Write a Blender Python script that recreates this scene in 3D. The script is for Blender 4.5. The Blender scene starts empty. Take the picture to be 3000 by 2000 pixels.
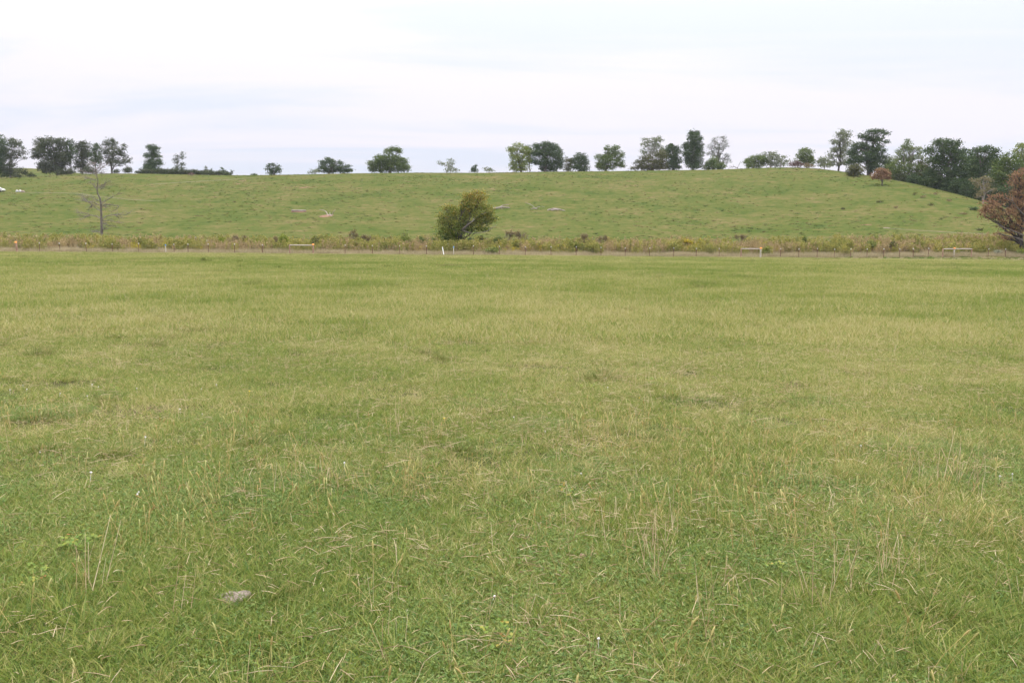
import bpy, math, random
import numpy as np
from mathutils import Matrix, Vector
random.seed(7)
RNG = np.random.default_rng(11)
SC = bpy.context.scene
COL = SC.collection

# ------------------------------------------------------------------ camera
FPX, CAMZ = 2400.0, 1.65                 # focal length in photo pixels (3000 wide), eye height
PITCH, ROLL = math.radians(6.87), math.radians(0.40)
cd = bpy.data.cameras.new('camera'); cam = bpy.data.objects.new('camera', cd); COL.objects.link(cam)
cd.sensor_width = 36; cd.lens = 36 * FPX / 3000; cd.clip_start = 0.05; cd.clip_end = 20000
R = Matrix.Rotation(math.pi/2 - PITCH, 4, 'X') @ Matrix.Rotation(ROLL, 4, 'Z')
cam.matrix_world = Matrix.Translation((0, 0, CAMZ)) @ R
SC.camera = cam

# ------------------------------------------------------------------ world, sun, exposure
SUN_EL, SUN_AZ = math.radians(58), math.radians(35)       # azimuth from +Y towards +X
W = bpy.data.worlds.new('World'); SC.world = W; W.use_nodes = True
nt = W.node_tree; N = nt.nodes; L = nt.links; N.clear()
def nd(tree, t, **kw):
    n = tree.nodes.new(t)
    for k, v in kw.items(): setattr(n, k, v)
    return n
def math_n(tree, op, a, b=None, c=None):
    n = tree.nodes.new('ShaderNodeMath'); n.operation = op
    for i, v in enumerate((a, b, c)):
        if v is None: continue
        if isinstance(v, (int, float)): n.inputs[i].default_value = v
        else: tree.links.new(v, n.inputs[i])
    return n.outputs[0]
def mixc(tree, fac, a, b, blend='MIX'):
    n = tree.nodes.new('ShaderNodeMix'); n.data_type = 'RGBA'; n.blend_type = blend
    for sock, v in ((n.inputs[0], fac), (n.inputs[6], a), (n.inputs[7], b)):
        if isinstance(v, (int, float)): sock.default_value = v
        elif isinstance(v, (tuple, list)): sock.default_value = (*v[:3], 1)
        else: tree.links.new(v, sock)
    return n.outputs[2]
def ramp(tree, fac, stops, interp='LINEAR'):
    n = tree.nodes.new('ShaderNodeValToRGB'); cr = n.color_ramp; cr.interpolation = interp
    while len(cr.elements) < len(stops): cr.elements.new(0.5)
    for e, (p, c) in zip(cr.elements, stops):
        e.position = p; e.color = (*c[:3], 1) if isinstance(c, (tuple, list)) else (c, c, c, 1)
    tree.links.new(fac, n.inputs[0]); return n.outputs[0]
sky = nd(nt, 'ShaderNodeTexSky', sky_type='NISHITA', sun_disc=False)
sky.sun_elevation = SUN_EL; sky.sun_rotation = SUN_AZ
tc = nd(nt, 'ShaderNodeTexCoord'); sep = nd(nt, 'ShaderNodeSeparateXYZ'); L.new(tc.outputs['Generated'], sep.inputs[0])
zz = math_n(nt, 'MAXIMUM', sep.outputs[2], 0.0)
den = math_n(nt, 'ADD', zz, 0.10)
cmb = nd(nt, 'ShaderNodeCombineXYZ')
L.new(math_n(nt, 'DIVIDE', sep.outputs[0], den), cmb.inputs[0]); L.new(math_n(nt, 'DIVIDE', sep.outputs[1], den), cmb.inputs[1])
cn = nd(nt, 'ShaderNodeTexNoise'); cn.inputs['Scale'].default_value = 0.85; cn.inputs['Detail'].default_value = 7; cn.inputs['Roughness'].default_value = 0.52
cn.inputs['Distortion'].default_value = 0.5
mp = nd(nt, 'ShaderNodeMapping'); mp.inputs['Location'].default_value = (2.3, 0.9, 0); mp.inputs['Scale'].default_value = (0.42, 1.25, 1); L.new(cmb.outputs[0], mp.inputs[0]); L.new(mp.outputs[0], cn.inputs['Vector'])
thick = ramp(nt, cn.outputs[0], [(0.35, 0.0), (0.56, 1.0)], 'EASE')
cloudcol = mixc(nt, thick, (0.79, 0.83, 0.945), (0.945, 0.905, 0.965))
lum = math_n(nt, 'MULTIPLY_ADD', math_n(nt, 'MULTIPLY', zz, zz), 4.0, 0.965)            # an overcast sky is brighter overhead
lum = math_n(nt, 'MULTIPLY', lum, 10.0)
vm = nd(nt, 'ShaderNodeVectorMath', operation='SCALE'); L.new(cloudcol, vm.inputs[0]); L.new(lum, vm.inputs['Scale'])
skymix = mixc(nt, 0.97, sky.outputs[0], vm.outputs[0])
bg = nd(nt, 'ShaderNodeBackground'); bg.inputs[1].default_value = 0.10; L.new(skymix, bg.inputs[0])
wo = nd(nt, 'ShaderNodeOutputWorld'); L.new(bg.outputs[0], wo.inputs[0])
sd = bpy.data.lights.new('sun', 'SUN'); sd.energy = 1.5; sd.angle = math.radians(12); sd.color = (1.0, 0.95, 0.86)
sun = bpy.data.objects.new('sun', sd); COL.objects.link(sun)
sdir = Vector((math.sin(SUN_AZ)*math.cos(SUN_EL), math.cos(SUN_AZ)*math.cos(SUN_EL), math.sin(SUN_EL)))
sun.rotation_euler = sdir.to_track_quat('Z', 'Y').to_euler()
SC.view_settings.view_transform = 'Standard'; SC.view_settings.look = 'None'
SC.view_settings.exposure = 0.0; SC.view_settings.gamma = 1.0
SC.cycles.max_bounces = 6; SC.cycles.diffuse_bounces = 3; SC.cycles.transmission_bounces = 3

# ------------------------------------------------------------------ helpers: photo pixel <-> place
R3 = R.to_3x3()
def ray(u, v):
    return R3 @ Vector(((u - 1500) / FPX, -(v - 1000) / FPX, -1.0))
def P(u, v, Y):
    d = ray(u, v); k = Y / d.y
    return Vector((d.x*k, Y, CAMZ + d.z*k))
def ae(u, v):
    d = ray(u, v); return d.x/d.y, d.z/d.y

def _h(ix, iy, seed):
    n = (ix.astype(np.int64)*374761393 + iy.astype(np.int64)*668265263 + seed*1442695041) & 0x7fffffff
    n = ((n ^ (n >> 13))*1274126177) & 0x7fffffff
    return ((n ^ (n >> 16)) & 0xffff)/65535.0
def vnoise(x, y, scale, seed=0):
    x = np.asarray(x, float)/scale; y = np.asarray(y, float)/scale
    ix = np.floor(x); iy = np.floor(y); fx = x-ix; fy = y-iy
    fx = fx*fx*(3-2*fx); fy = fy*fy*(3-2*fy)
    a = _h(ix, iy, seed); b = _h(ix+1, iy, seed); c = _h(ix, iy+1, seed); d = _h(ix+1, iy+1, seed)
    return a*(1-fx)*(1-fy)+b*fx*(1-fy)+c*(1-fx)*fy+d*fx*fy

# ------------------------------------------------------------------ terrain shape
RIDGE = [(-1400, 560), (-500, 538), (0, 523), (120, 517), (200, 512), (300, 508), (420, 509), (560, 512), (690, 514), (850, 512), (1000, 508.5),
         (1200, 506), (1420, 506.5), (1500, 505), (1620, 503), (1800, 501.5), (1950, 499), (2100, 497.5), (2200, 493), (2270, 490.5), (2360, 491),
         (2430, 497), (2520, 510), (2600, 524), (2680, 538), (2760, 557), (2830, 575), (2880, 590), (2960, 612), (3100, 640), (3600, 690), (4400, 705)]
_ra = np.array([ae(*p)[0] for p in RIDGE]); _re = np.array([ae(*p)[1] for p in RIDGE])
_rg = np.linspace(_ra[0], _ra[-1], 1400); _rv = np.interp(_rg, _ra, _re)
_k = np.hanning(41); _k /= _k.sum(); _rv = np.convolve(np.pad(_rv, 20, mode='edge'), _k, 'valid')
RD = [(-1400, 300), (0, 290), (400, 300), (1500, 300), (2200, 300), (2400, 285), (2700, 235), (2880, 205), (3100, 190), (4400, 190)]
_da = np.array([ae(u, 600)[0] for u, _ in RD]); _dd = np.array([d for _, d in RD])
FARF = [(-1400, 478), (-200, 488), (0, 492), (70, 491), (130, 494), (210, 503), (300, 512), (420, 530), (700, 700)]
_fa = np.array([ae(*p)[0] for p in FARF]); _fe = np.array([ae(*p)[1] for p in FARF])
YB = 108.0
def ridge_depth(a): return np.interp(a, _da, _dd)
def H(x, y):
    x = np.asarray(x, float); y = np.asarray(y, float)
    a = x/np.maximum(y, 1.0)
    er = np.interp(a, _rg, _rv); yr = ridge_depth(a)
    low = -0.0045*np.clip(x, 0, 90)*np.clip((y-20)/80, 0, 1)
    z = low + 0.035*(vnoise(x, y, 2.3, 3)-.5) + 0.012*(vnoise(x, y, 1.1, 5)-.5) + 0.12*(vnoise(x, y, 9, 6)-.5)*np.clip((y-3)/20, 0, 1)
    t = np.clip((y-YB)/(yr-YB), 0, 1); tt = t**1.22
    s = 1-(1-tt)**1.75
    e0 = (low-CAMZ)/YB
    e = e0 + (er-e0)*s
    d = np.maximum(y-yr, 0); efar = er/(1+(d/150.0)**2)
    zh = np.where(y > yr, CAMZ+efar*y, CAMZ+e*y) + 0.30*(vnoise(x, y, 22, 8)-.5)*np.clip(t*4, 0, 1)*(1-t)**.5 + 0.04*(vnoise(x, y, 5, 9)-.5)*np.clip(t*4, 0, 1)
    ef = np.interp(a, _fa, _fe)
    zf = CAMZ + ef*480*np.exp(-((y-480)/130.0)**2) - 1.0
    zh = np.where(y > yr+40, np.maximum(zh, zf), zh)
    return np.where(y > YB, zh, z)
def Hs(x, y): return float(H(x, y))
def hit(u, v, y0=4.0, y1=330.0):
    d = ray(u, v); ys = np.linspace(y0, y1, 4000); x = d.x/d.y*ys; z = CAMZ+d.z/d.y*ys
    g = H(x, ys); i = int(np.argmax(z <= g))
    if z[i] > g[i]: i = len(ys)-1
    return Vector((x[i], ys[i], g[i]))

# ------------------------------------------------------------------ helpers: meshes and tagging
class MB:
    def __init__(s): s.v = []; s.f = []; s.r = []; s.n = 0
    def add(s, verts, faces, rnd=0.5):
        verts = np.asarray(verts, float).reshape(-1, 3)
        s.v.append(verts); s.f.append((np.asarray(faces, int), s.n)); s.n += len(verts)
        s.r.append(np.broadcast_to(np.asarray(rnd, float), (len(verts),)).copy() if np.ndim(rnd) == 0 else np.asarray(rnd, float))
    def mesh(s, name, mat, smooth=False):
        V = np.concatenate(s.v); me = bpy.data.meshes.new(name)
        idx = []; tot = []
        for f, o in s.f:
            f = f+o; idx.append(f.ravel()); tot.append(np.full(len(f), f.shape[1]))
        idx = np.concatenate(idx); tot = np.concatenate(tot)
        me.vertices.add(len(V)); me.vertices.foreach_set('co', V.ravel())
        me.loops.add(len(idx)); me.loops.foreach_set('vertex_index', idx.astype(np.int32))
        me.polygons.add(len(tot)); st = np.concatenate([[0], np.cumsum(tot)[:-1]])
        me.polygons.foreach_set('loop_start', st.astype(np.int32)); me.polygons.foreach_set('loop_total', tot.astype(np.int32))
        if smooth: me.polygons.foreach_set('use_smooth', np.ones(len(tot), bool))
        me.update(calc_edges=True)
        at = me.attributes.new('rnd', 'FLOAT', 'POINT'); at.data.foreach_set('value', np.concatenate(s.r))
        if mat: me.materials.append(mat)
        return me
    def build(s, name, mat, parent=None, smooth=False):
        o = bpy.data.objects.new(name, s.mesh(name, mat, smooth)); COL.objects.link(o)
        if parent:
            o.parent = parent; o.matrix_parent_inverse = Matrix.Translation(-parent.location)
        return o
def tag(o, label=None, cat=None, group=None, kind=None):
    for k, v in (('label', label), ('category', cat), ('group', group), ('kind', kind)):
        if v: o[k] = v
    return o
def thing(name, label, cat, loc, group=None):
    o = bpy.data.objects.new(name, None); COL.objects.link(o); o.location = loc; o.empty_display_size = 0.3
    return tag(o, label, cat, group)
def tube(mb, pts, rad, sides=6, rnd=0.5):
    pts = [Vector(p) for p in pts]; n = len(pts); V = []
    up = Vector((0.13, 0.31, 0.94)).normalized()
    for i, p in enumerate(pts):
        t = (pts[min(i+1, n-1)]-pts[max(i-1, 0)]).normalized()
        a = t.cross(up)
        if a.length < 0.15: a = t.cross(Vector((1, 0, 0)))
        a.normalize(); b = t.cross(a)
        for k in range(sides):
            w = 2*math.pi*k/sides; V.append(p+(a*math.cos(w)+b*math.sin(w))*rad[i])
    F = [(i*sides+k, i*sides+(k+1) % sides, (i+1)*sides+(k+1) % sides, (i+1)*sides+k) for i in range(n-1) for k in range(sides)]
    V += [pts[0], pts[-1]]
    mb.add(V, F, rnd)
    o = mb.f[-1][1]; T = [(k, (k+1) % sides, n*sides) for k in range(sides)] + [((n-1)*sides+k, (n-1)*sides+(k+1) % sides, n*sides+1) for k in range(sides)]
    mb.f.append((np.array(T), o))
def box(mb, c, s, rnd=0.5, rot=None):
    x, y, z = s[0]/2, s[1]/2, s[2]/2
    V = [Vector((a*x, b*y, d*z)) for a in (-1, 1) for b in (-1, 1) for d in (-1, 1)]
    if rot: V = [rot @ q for q in V]
    V = [q+Vector(c) for q in V]
    mb.add(V, [(0, 1, 3, 2), (4, 6, 7, 5), (0, 4, 5, 1), (2, 3, 7, 6), (0, 2, 6, 4), (1, 5, 7, 3)], rnd)
def blob(mb, c, s, seed=0, amp=.25, nu=14, nv=9, rnd=.5):
    V = []; r = random.Random(seed); ph = [r.uniform(0, 6.3) for _ in range(6)]
    for j in range(nv+1):
        th = math.pi*j/nv
        for i in range(nu):
            p = 2*math.pi*i/nu
            k = 1+amp*(.5*math.sin(2*p+ph[0]+th)+.3*math.sin(3*p+ph[1])*math.sin(2*th+ph[2])+.25*math.sin(5*p+ph[3]+2*th))
            V.append((c[0]+s[0]*k*math.sin(th)*math.cos(p), c[1]+s[1]*k*math.sin(th)*math.sin(p), c[2]+s[2]*k*math.cos(th)))
    F = [(j*nu+i, j*nu+(i+1) % nu, (j+1)*nu+(i+1) % nu, (j+1)*nu+i) for j in range(nv) for i in range(nu)]
    mb.add(V, F, rnd)

# ------------------------------------------------------------------ materials
def newmat(name):
    m = bpy.data.materials.new(name); m.use_nodes = True; t = m.node_tree; t.nodes.clear()
    return m, t, t.nodes.new('ShaderNodeOutputMaterial')
def noise_n(t, scale, detail=3, rough=.55, vec=None, dist=0):
    n = t.nodes.new('ShaderNodeTexNoise'); n.inputs['Scale'].default_value = scale; n.inputs['Detail'].default_value = detail
    n.inputs['Roughness'].default_value = rough; n.inputs['Distortion'].default_value = dist
    if vec is None: vec = t.nodes.new('ShaderNodeNewGeometry').outputs['Position']
    t.links.new(vec, n.inputs['Vector']); return n.outputs[0]
def plain(name, c1, c2=None, scale=8, rough=.8, bump=0.0, metal=0):
    m, t, out = newmat(name); b = t.nodes.new('ShaderNodeBsdfPrincipled')
    b.inputs['Roughness'].default_value = rough; b.inputs['Metallic'].default_value = metal
    n = noise_n(t, scale, 4)
    col = ramp(t, n, [(.33, c1), (.67, c2 or c1)]); t.links.new(col, b.inputs['Base Color'])
    if bump:
        bn = t.nodes.new('ShaderNodeBump'); bn.inputs['Strength'].default_value = bump; bn.inputs['Distance'].default_value = .02
        t.links.new(n, bn.inputs['Height']); t.links.new(bn.outputs[0], b.inputs['Normal'])
    t.links.new(b.outputs[0], out.inputs[0]); return m
def patchfac(t):
    """broad drifts of lusher and drier turf, the same for the soil sheet and for every blade"""
    a = noise_n(t, 0.075, 3, .6); b = noise_n(t, 0.45, 2, .5)
    return math_n(t, 'ADD', math_n(t, 'MULTIPLY', math_n(t, 'SUBTRACT', a, .5), 1.3), math_n(t, 'MULTIPLY', math_n(t, 'SUBTRACT', b, .5), .75))
def farness(t, lo, hi):
    g = t.nodes.new('ShaderNodeNewGeometry'); s = t.nodes.new('ShaderNodeSeparateXYZ'); t.links.new(g.outputs['Position'], s.inputs[0])
    mr = t.nodes.new('ShaderNodeMapRange'); mr.inputs[1].default_value = lo; mr.inputs[2].default_value = hi; t.links.new(s.outputs[1], mr.inputs[0])
    return mr.outputs[0]
def foliage(name, stops, trans=.3, patch=0.0, spread=1.0, drift=0.0, pscale=None, bias=0.0):
    m, t, out = newmat(name)
    at = t.nodes.new('ShaderNodeAttribute'); at.attribute_name = 'rnd'
    f = at.outputs['Fac']
    if spread != 1: f = math_n(t, 'MULTIPLY_ADD', f, spread, (1-spread)/2)
    if patch:
        pf = patchfac(t) if pscale is None else math_n(t, 'MULTIPLY', math_n(t, 'SUBTRACT', noise_n(t, pscale, 3), .5), 1.6)
        f = math_n(t, 'MULTIPLY_ADD', pf, patch, f)
    if bias: f = math_n(t, 'ADD', f, bias)
    if drift:
        f = math_n(t, 'MULTIPLY_ADD', farness(t, 2.5, 8), drift, f); f = math_n(t, 'MULTIPLY_ADD', farness(t, 7, 42), -drift*2.7, f); f = math_n(t, 'MULTIPLY_ADD', farness(t, 48, 100), drift*2.0, f)
    col = ramp(t, f, stops)
    d = t.nodes.new('ShaderNodeBsdfDiffuse'); tr = t.nodes.new('ShaderNodeBsdfTranslucent'); g = t.nodes.new('ShaderNodeBsdfGlossy')
    g.inputs['Roughness'].default_value = .45; g.inputs[0].default_value = (1, 1, 1, 1)
    t.links.new(col, d.inputs[0]); t.links.new(col, tr.inputs[0])
    mx = t.nodes.new('ShaderNodeMixShader'); mx.inputs[0].default_value = trans; t.links.new(d.outputs[0], mx.inputs[1]); t.links.new(tr.outputs[0], mx.inputs[2])
    m2 = t.nodes.new('ShaderNodeMixShader'); m2.inputs[0].default_value = .012; t.links.new(mx.outputs[0], m2.inputs[1]); t.links.new(g.outputs[0], m2.inputs[2])
    t.links.new(m2.outputs[0], out.inputs[0]); return m
G1, G2, G3, G4, G5 = (.100, .175, .034), (.185, .255, .050), (.240, .302, .052), (.345, .325, .090), (.50, .44, .20)
M_grass = foliage('grass_blades', [(.05, G1), (.38, G2), (.62, G3), (.82, G4), (1, G5)], .35, patch=.9, drift=.09, bias=.090)
M_clover = foliage('clover_leaves', [(0, (.095, .165, .045)), (.6, (.175, .260, .065)), (1, (.29, .33, .10))], .3, patch=.3)
M_straw = foliage('dry_straw', [(0, (.34, .22, .12)), (.4, (.52, .40, .22)), (1, (.70, .58, .38))], .2)
M_head = foliage('seed_heads', [(0, (.40, .28, .10)), (.5, (.52, .42, .16)), (1, (.50, .52, .20))], .25)
M_white = plain('white_petals', (.75, .74, .70), (.62, .55, .50))
M_yellow = plain('yellow_petals', (.70, .45, .02), (.62, .50, .05))
def soil():
    m, t, out = newmat('pasture_ground'); pf = patchfac(t)
    fine = noise_n(t, 1.6, 5, .75); blot = noise_n(t, 0.42, 5, .68); 
    f = math_n(t, 'ADD', .5, math_n(t, 'MULTIPLY', pf, .55))
    f = math_n(t, 'ADD', f, math_n(t, 'MULTIPLY', math_n(t, 'SUBTRACT', fine, .5), .9))
    f = math_n(t, 'ADD', f, math_n(t, 'MULTIPLY', math_n(t, 'SUBTRACT', blot, .5), .9))
    far = ramp(t, f, [(.18, (.047, .075, .018)), (.42, (.077, .099, .025)), (.58, (.106, .109, .034)), (.82, (.166, .132, .062))])
    near = ramp(t, f, [(.1, (.05, .06, .022)), (.5, (.085, .085, .035)), (.9, (.17, .13, .075))])
    col = mixc(t, farness(t, 20, 70), near, far)
    b = t.nodes.new('ShaderNodeBsdfDiffuse'); t.links.new(col, b.inputs[0])
    bn = t.nodes.new('ShaderNodeBump'); t.links.new(math_n(t, 'MULTIPLY_ADD', farness(t, 60, 108), -.4, .4), bn.inputs['Strength']); bn.inputs['Distance'].default_value = .07
    hh = math_n(t, 'ADD', math_n(t, 'MULTIPLY', fine, .45), blot)
    t.links.new(hh, bn.inputs['Height']); t.links.new(bn.outputs[0], b.inputs['Normal'])
    t.links.new(b.outputs[0], out.inputs[0]); return m
M_soil = soil()
M_bark = plain('bark', (.09, .072, .060), (.17, .145, .125), 3, .9, .5)
M_darkbark = plain('dark_bark', (.03, .025, .022), (.075, .06, .05), 3, .9, .5)
M_palebark = plain('pale_bark', (.20, .17, .155), (.34, .30, .275), 3, .9, .4)
M_deadwood = plain('weathered_wood', (.24, .19, .16), (.42, .36, .32), 1.5, .85, .4)
M_redearth = plain('red_earth', (.17, .055, .035), (.20, .13, .06), 2.0, .95, .6)
M_track = plain('track_soil', (.16, .135, .07), (.105, .105, .04), 1.2, .95, .3)
M_rust = plain('rusty_steel', (.10, .040, .025), (.17, .075, .045), 15, .8)
M_ptop = plain('white_paint', (.75, .75, .70), (.62, .62, .55), 15, .6)
M_wood = plain('treated_post_wood', (.22, .13, .08), (.34, .22, .14), 6, .85, .3)
M_greywood = plain('grey_post_wood', (.36, .32, .24), (.46, .41, .32), 6, .85, .3)
M_rail = plain('pale_rail_wood', (.40, .33, .28), (.50, .43, .37), 5, .8, .2)
M_orange = plain('orange_plastic', (.85, .28, .03), (.90, .36, .05), 9, .4)
M_blue = plain('blue_plastic', (.04, .16, .32), (.05, .20, .38), 9, .4)
M_wire = plain('galvanised_wire', (.25, .22, .20), (.30, .27, .25), 9, .5, metal=.6)
M_rock = plain('pale_rock', (.17, .13, .10), (.33, .265, .21), 40, .9, .5)
M_rockw = plain('white_rock', (.50, .49, .47), (.62, .61, .59), 5, .9, .3)
M_rockb = plain('tan_rock', (.24, .14, .095), (.34, .21, .15), 30, .9, .5)

# ------------------------------------------------------------------ ground sheet
def ground():
    ys = np.concatenate([np.linspace(-30, 0, 10), np.linspace(.4, 12, 70), np.linspace(12.3, 40, 70), np.linspace(41, 104, 60),
                         np.linspace(105, 340, 200), np.linspace(345, 700, 60), np.geomspace(720, 9000, 20)])
    sa = np.linspace(-1, 1, 341); sa = np.sign(sa)*(0.75*np.abs(sa)+1.6*np.abs(sa)**4)
    Y, A = np.meshgrid(ys, sa, indexing='ij'); X = A*(np.maximum(Y, -20)+32)
    Z = H(X, Y); V = np.stack([X, Y, Z], -1).reshape(-1, 3); n = len(sa)
    i = np.arange(len(ys)-1)[:, None]*n+np.arange(n-1)[None]; i = i.ravel()
    mb = MB(); mb.add(V, np.stack([i, i+1, i+n+1, i+n], 1)); o = mb.build('ground', M_soil, smooth=True)
    tag(o, 'green and straw coloured pasture rising to a long low hill', None, None, 'structure')
ground()
def strip(name, pts, width, mat, label, kind='structure', lift=.05):
    C = [hit(u, v) for u, v in pts]; Q = []
    for a, b in zip(C[:-1], C[1:]):
        for k in range(14): Q.append(a.lerp(b, k/14))
    Q.append(C[-1]); V = []
    for i, q in enumerate(Q):
        t = (Q[min(i+1, len(Q)-1)]-Q[max(i-1, 0)]); n = Vector((-t.y, t.x, 0)).normalized()
        w = width*(.7+.6*random.random())*(1 if 3 < i < len(Q)-4 else .4)
        for k in (-.5, -.17, .17, .5):
            p = q+n*w*k; V.append((p.x, p.y, Hs(p.x, p.y)+(lift if abs(k) < .4 else -.06)))
    F = [(i*4+j, i*4+j+1, i*4+j+5, i*4+j+4) for i in range(len(Q)-1) for j in range(3)]
    mb = MB(); mb.add(V, F); o = mb.build(name, mat, smooth=True); return tag(o, label, None, None, kind)
strip('track', [(62, 564), (150, 565), (230, 567), (290, 576), (370, 584), (470, 590)], .8, M_track, 'faint pale cattle track crossing the left slope')
strip('track', [(2590, 669), (2700, 676), (2800, 682), (2900, 688), (3010, 693), (3150, 700)], .7, M_track, 'pale worn track low on the right slope')
strip('track', [(430, 541), (560, 533), (660, 527), (760, 520)], 1.4, M_track, 'thin tan line of dry turf below the brush on the left ridge')
strip('bare_earth', [(700, 530), (712, 529.5), (720, 528)], 1.4, M_redearth, 'thin red soil scrape high on the hill above the pale trough', lift=.08)
strip('bare_earth', [(690, 540), (697, 539.5), (704, 539)], 1.3, M_redearth, 'small lower red soil scrape high on the hill', lift=.08)
strip('bare_earth', [(877, 551), (890, 550), (905, 548.5)], 2.0, M_redearth, 'longest red soil patch high on the hill above the pale log', lift=.08)
strip('bare_earth', [(2520, 660), (2540, 658.5), (2555, 658)], 1.0, M_redearth, 'reddish worn patch at the left end of the right slope track', lift=.05)

# ------------------------------------------------------------------ trees
def cards(mb, cen, size, rnd):
    n = len(cen); a = RNG.normal(size=(n, 3)); a /= np.linalg.norm(a, axis=1)[:, None]
    b = RNG.normal(size=(n, 3)); b = np.cross(a, b); b /= np.linalg.norm(b, axis=1)[:, None]
    s = (size*RNG.uniform(.6, 1.35, n))[:, None]
    V = np.stack([cen-a*s*.62, cen-b*s*.36+a*s*.05, cen+a*s*.62, cen+b*s*.36+a*s*.05], 1).reshape(-1, 3)
    mb.add(V, np.arange(4*n).reshape(-1, 4), np.repeat(rnd, 4))
def crown_cards(mb, lobes, lai, leaf, clump, grad=None, rs=1.0):
    """lobes: (centre, (rx, ry, rz)) in metres; leaves stand in clumps so that outline and gaps are uneven"""
    cents = []
    zmin = min(c.z-r[2] for c, r in lobes); zmax = max(c.z+r[2] for c, r in lobes)
    for c, r in lobes:
        area = math.pi*r[0]*r[2]; per = 13
        nc = max(5, int(1.7*lai*area/(0.45*leaf*leaf)/per))
        d = RNG.normal(size=(nc, 3)); d /= np.linalg.norm(d, axis=1)[:, None]
        rr = (.30+.75*RNG.random(nc)**.75)[:, None]
        rr *= (0.86+.30*vnoise(d[:, 0]*3+c.x, d[:, 2]*3+d[:, 1]*2+c.z, 1.0, 17))[:, None]
        cc = np.array(c)+d*rr*np.array(r); cents.append(cc)
        k = RNG.normal(size=(nc, per, 3))*np.array([1, 1, .6])*clump*.42
        pts = (cc[:, None]+k).reshape(-1, 3)
        base = RNG.random(nc)*.55*rs
        rnd = np.repeat(base, per)+RNG.random(nc*per)*.45
        if grad: rnd = rnd + grad*((pts[:, 2]-zmin)/(zmax-zmin)-.5)
        cards(mb, pts, leaf, rnd)
    return cents
def limb(mb, a, b, r0, r1, n=5, wob=.06, sides=5):
    a = Vector(a); b = Vector(b); l = (b-a).length; pts = []; rad = []
    for i in range(n+1):
        t = i/n; p = a.lerp(b, t)
        if 0 < i < n: p += Vector((random.gauss(0, 1), random.gauss(0, 1), random.gauss(0, .6)))*l*wob
        p.z += l*.05*math.sin(t*math.pi)
        pts.append(p); rad.append(r0+(r1-r0)*t)
    tube(mb, pts, rad, sides); return pts
Z1, Z2, Z3, Z4, Z5 = [(x, 360, 3.564) for x in (0, 450, 900, 1350, 1800)]
Z6, Z7, Z8 = (2250, 340, 3.407), (2600, 340, 3.407), (1260, 540, 6.818)
def px(z, X, Y): return z[0]+X/z[2], z[1]+Y/z[2]
def tree(name, label, z, base, lobes, mat, Y=None, lai=2.6, leaf=.34, clump=1.0, trunk=.30, bark=None, behind=8, grad=None,
         group=None, cat='tree', stems=1, on_slope=False, thin=1.0, rs=1.0):
    bu, bv = px(z, *base)
    a = ae(bu, bv)[0]
    if on_slope: g = hit(bu, bv); Yt = g.y
    else:
        Yt = Y if Y else float(ridge_depth(a))+behind
        g = Vector((a*Yt, Yt, Hs(a*Yt, Yt)))
    root = thing(name, label, cat, g, group)
    W_ = []
    for (X, Yp, rx, ry) in lobes:
        u, v = px(z, X, Yp); rxm = rx/z[2]*Yt/FPX*1.06; rzm = ry/z[2]*Yt/FPX*1.04
        rym = (rxm*.85+rzm*.15)*min(1.0, 1.0)
        c = P(u, v, Yt); c.y += random.uniform(-.35, .35)*rxm*1.2
        W_.append((c, (rxm, rym, rzm)))
    mc = MB(); cents = crown_cards(mc, W_, lai, leaf, clump, grad, rs)
    mt = MB(); bark = bark or M_bark
    cx = sum(c.x*r[0] for c, r in W_)/sum(r[0] for c, r in W_); top = max(c.z for c, r in W_); hgt = top-g.z
    for s in range(stems):
        off = Vector((random.uniform(-.8, .8), random.uniform(-.5, .5), 0))*(stems > 1)
        tp = Vector((cx*.5+g.x*.5, Yt, g.z+hgt*.85))+off*3
        pts = limb(mt, g+off*.4-Vector((0, 0, .3)), tp, trunk, trunk*.25, 8, .018, 7)
        for i, (c, r) in enumerate(W_):
            if stems > 1 and i % stems != s: continue
            k = max(1, min(6, int(8*(.25+.55*random.random())*min(1, max(.2, (c.z-g.z)/hgt)))))
            bp = limb(mt, pts[k], c, trunk*.42*thin, trunk*.12, 5, .06, 5)
            for q in range(6):
                cc = cents[i][random.randrange(len(cents[i]))]
                limb(mt, bp[random.choice((2, 3, 4, 5))], cc, trunk*.13*thin, .015, 3, .06, 4)
    mt.build('trunk', bark, root, True); mc.build('crown', mat, root)
    return root
def leafmat(name, c0, c1, c2, trans=.22): return foliage(name, [(0, c0), (.5, c1), (1, c2)], trans)
L_dark = leafmat('dark_leaves', (.030, .060, .024), (.064, .106, .038), (.125, .165, .055))
L_oak = leafmat('oak_leaves', (.040, .058, .029), (.078, .100, .044), (.140, .146, .064))
L_mid = leafmat('green_leaves', (.055, .095, .024), (.115, .165, .042), (.195, .240, .064))
L_yel = leafmat('yellow_green_leaves', (.11, .15, .032), (.21, .26, .055), (.32, .35, .09))
L_pale = leafmat('pale_leaves', (.10, .13, .06), (.17, .20, .095), (.26, .28, .15))
L_olive = leafmat('olive_leaves', (.055, .065, .022), (.105, .110, .036), (.17, .165, .05))
L_red = leafmat('rusty_leaves', (.15, .085, .055), (.30, .170, .095), (.40, .30, .125))
L_brown = leafmat('brown_leaves', (.14, .112, .05), (.23, .18, .085), (.33, .27, .13))
L_purple = leafmat('purplish_twigs', (.10, .06, .055), (.16, .10, .09), (.23, .15, .12), .1)
L_center = foliage('turning_leaves', [(0, (.055, .105, .020)), (.24, (.130, .185, .032)), (.50, (.235, .255, .048)), (.80, (.34, .28, .055)), (1, (.42, .23, .06))], .25)
L_weed = leafmat('weed_leaves', (.09, .13, .028), (.16, .205, .045), (.26, .285, .07))
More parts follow.
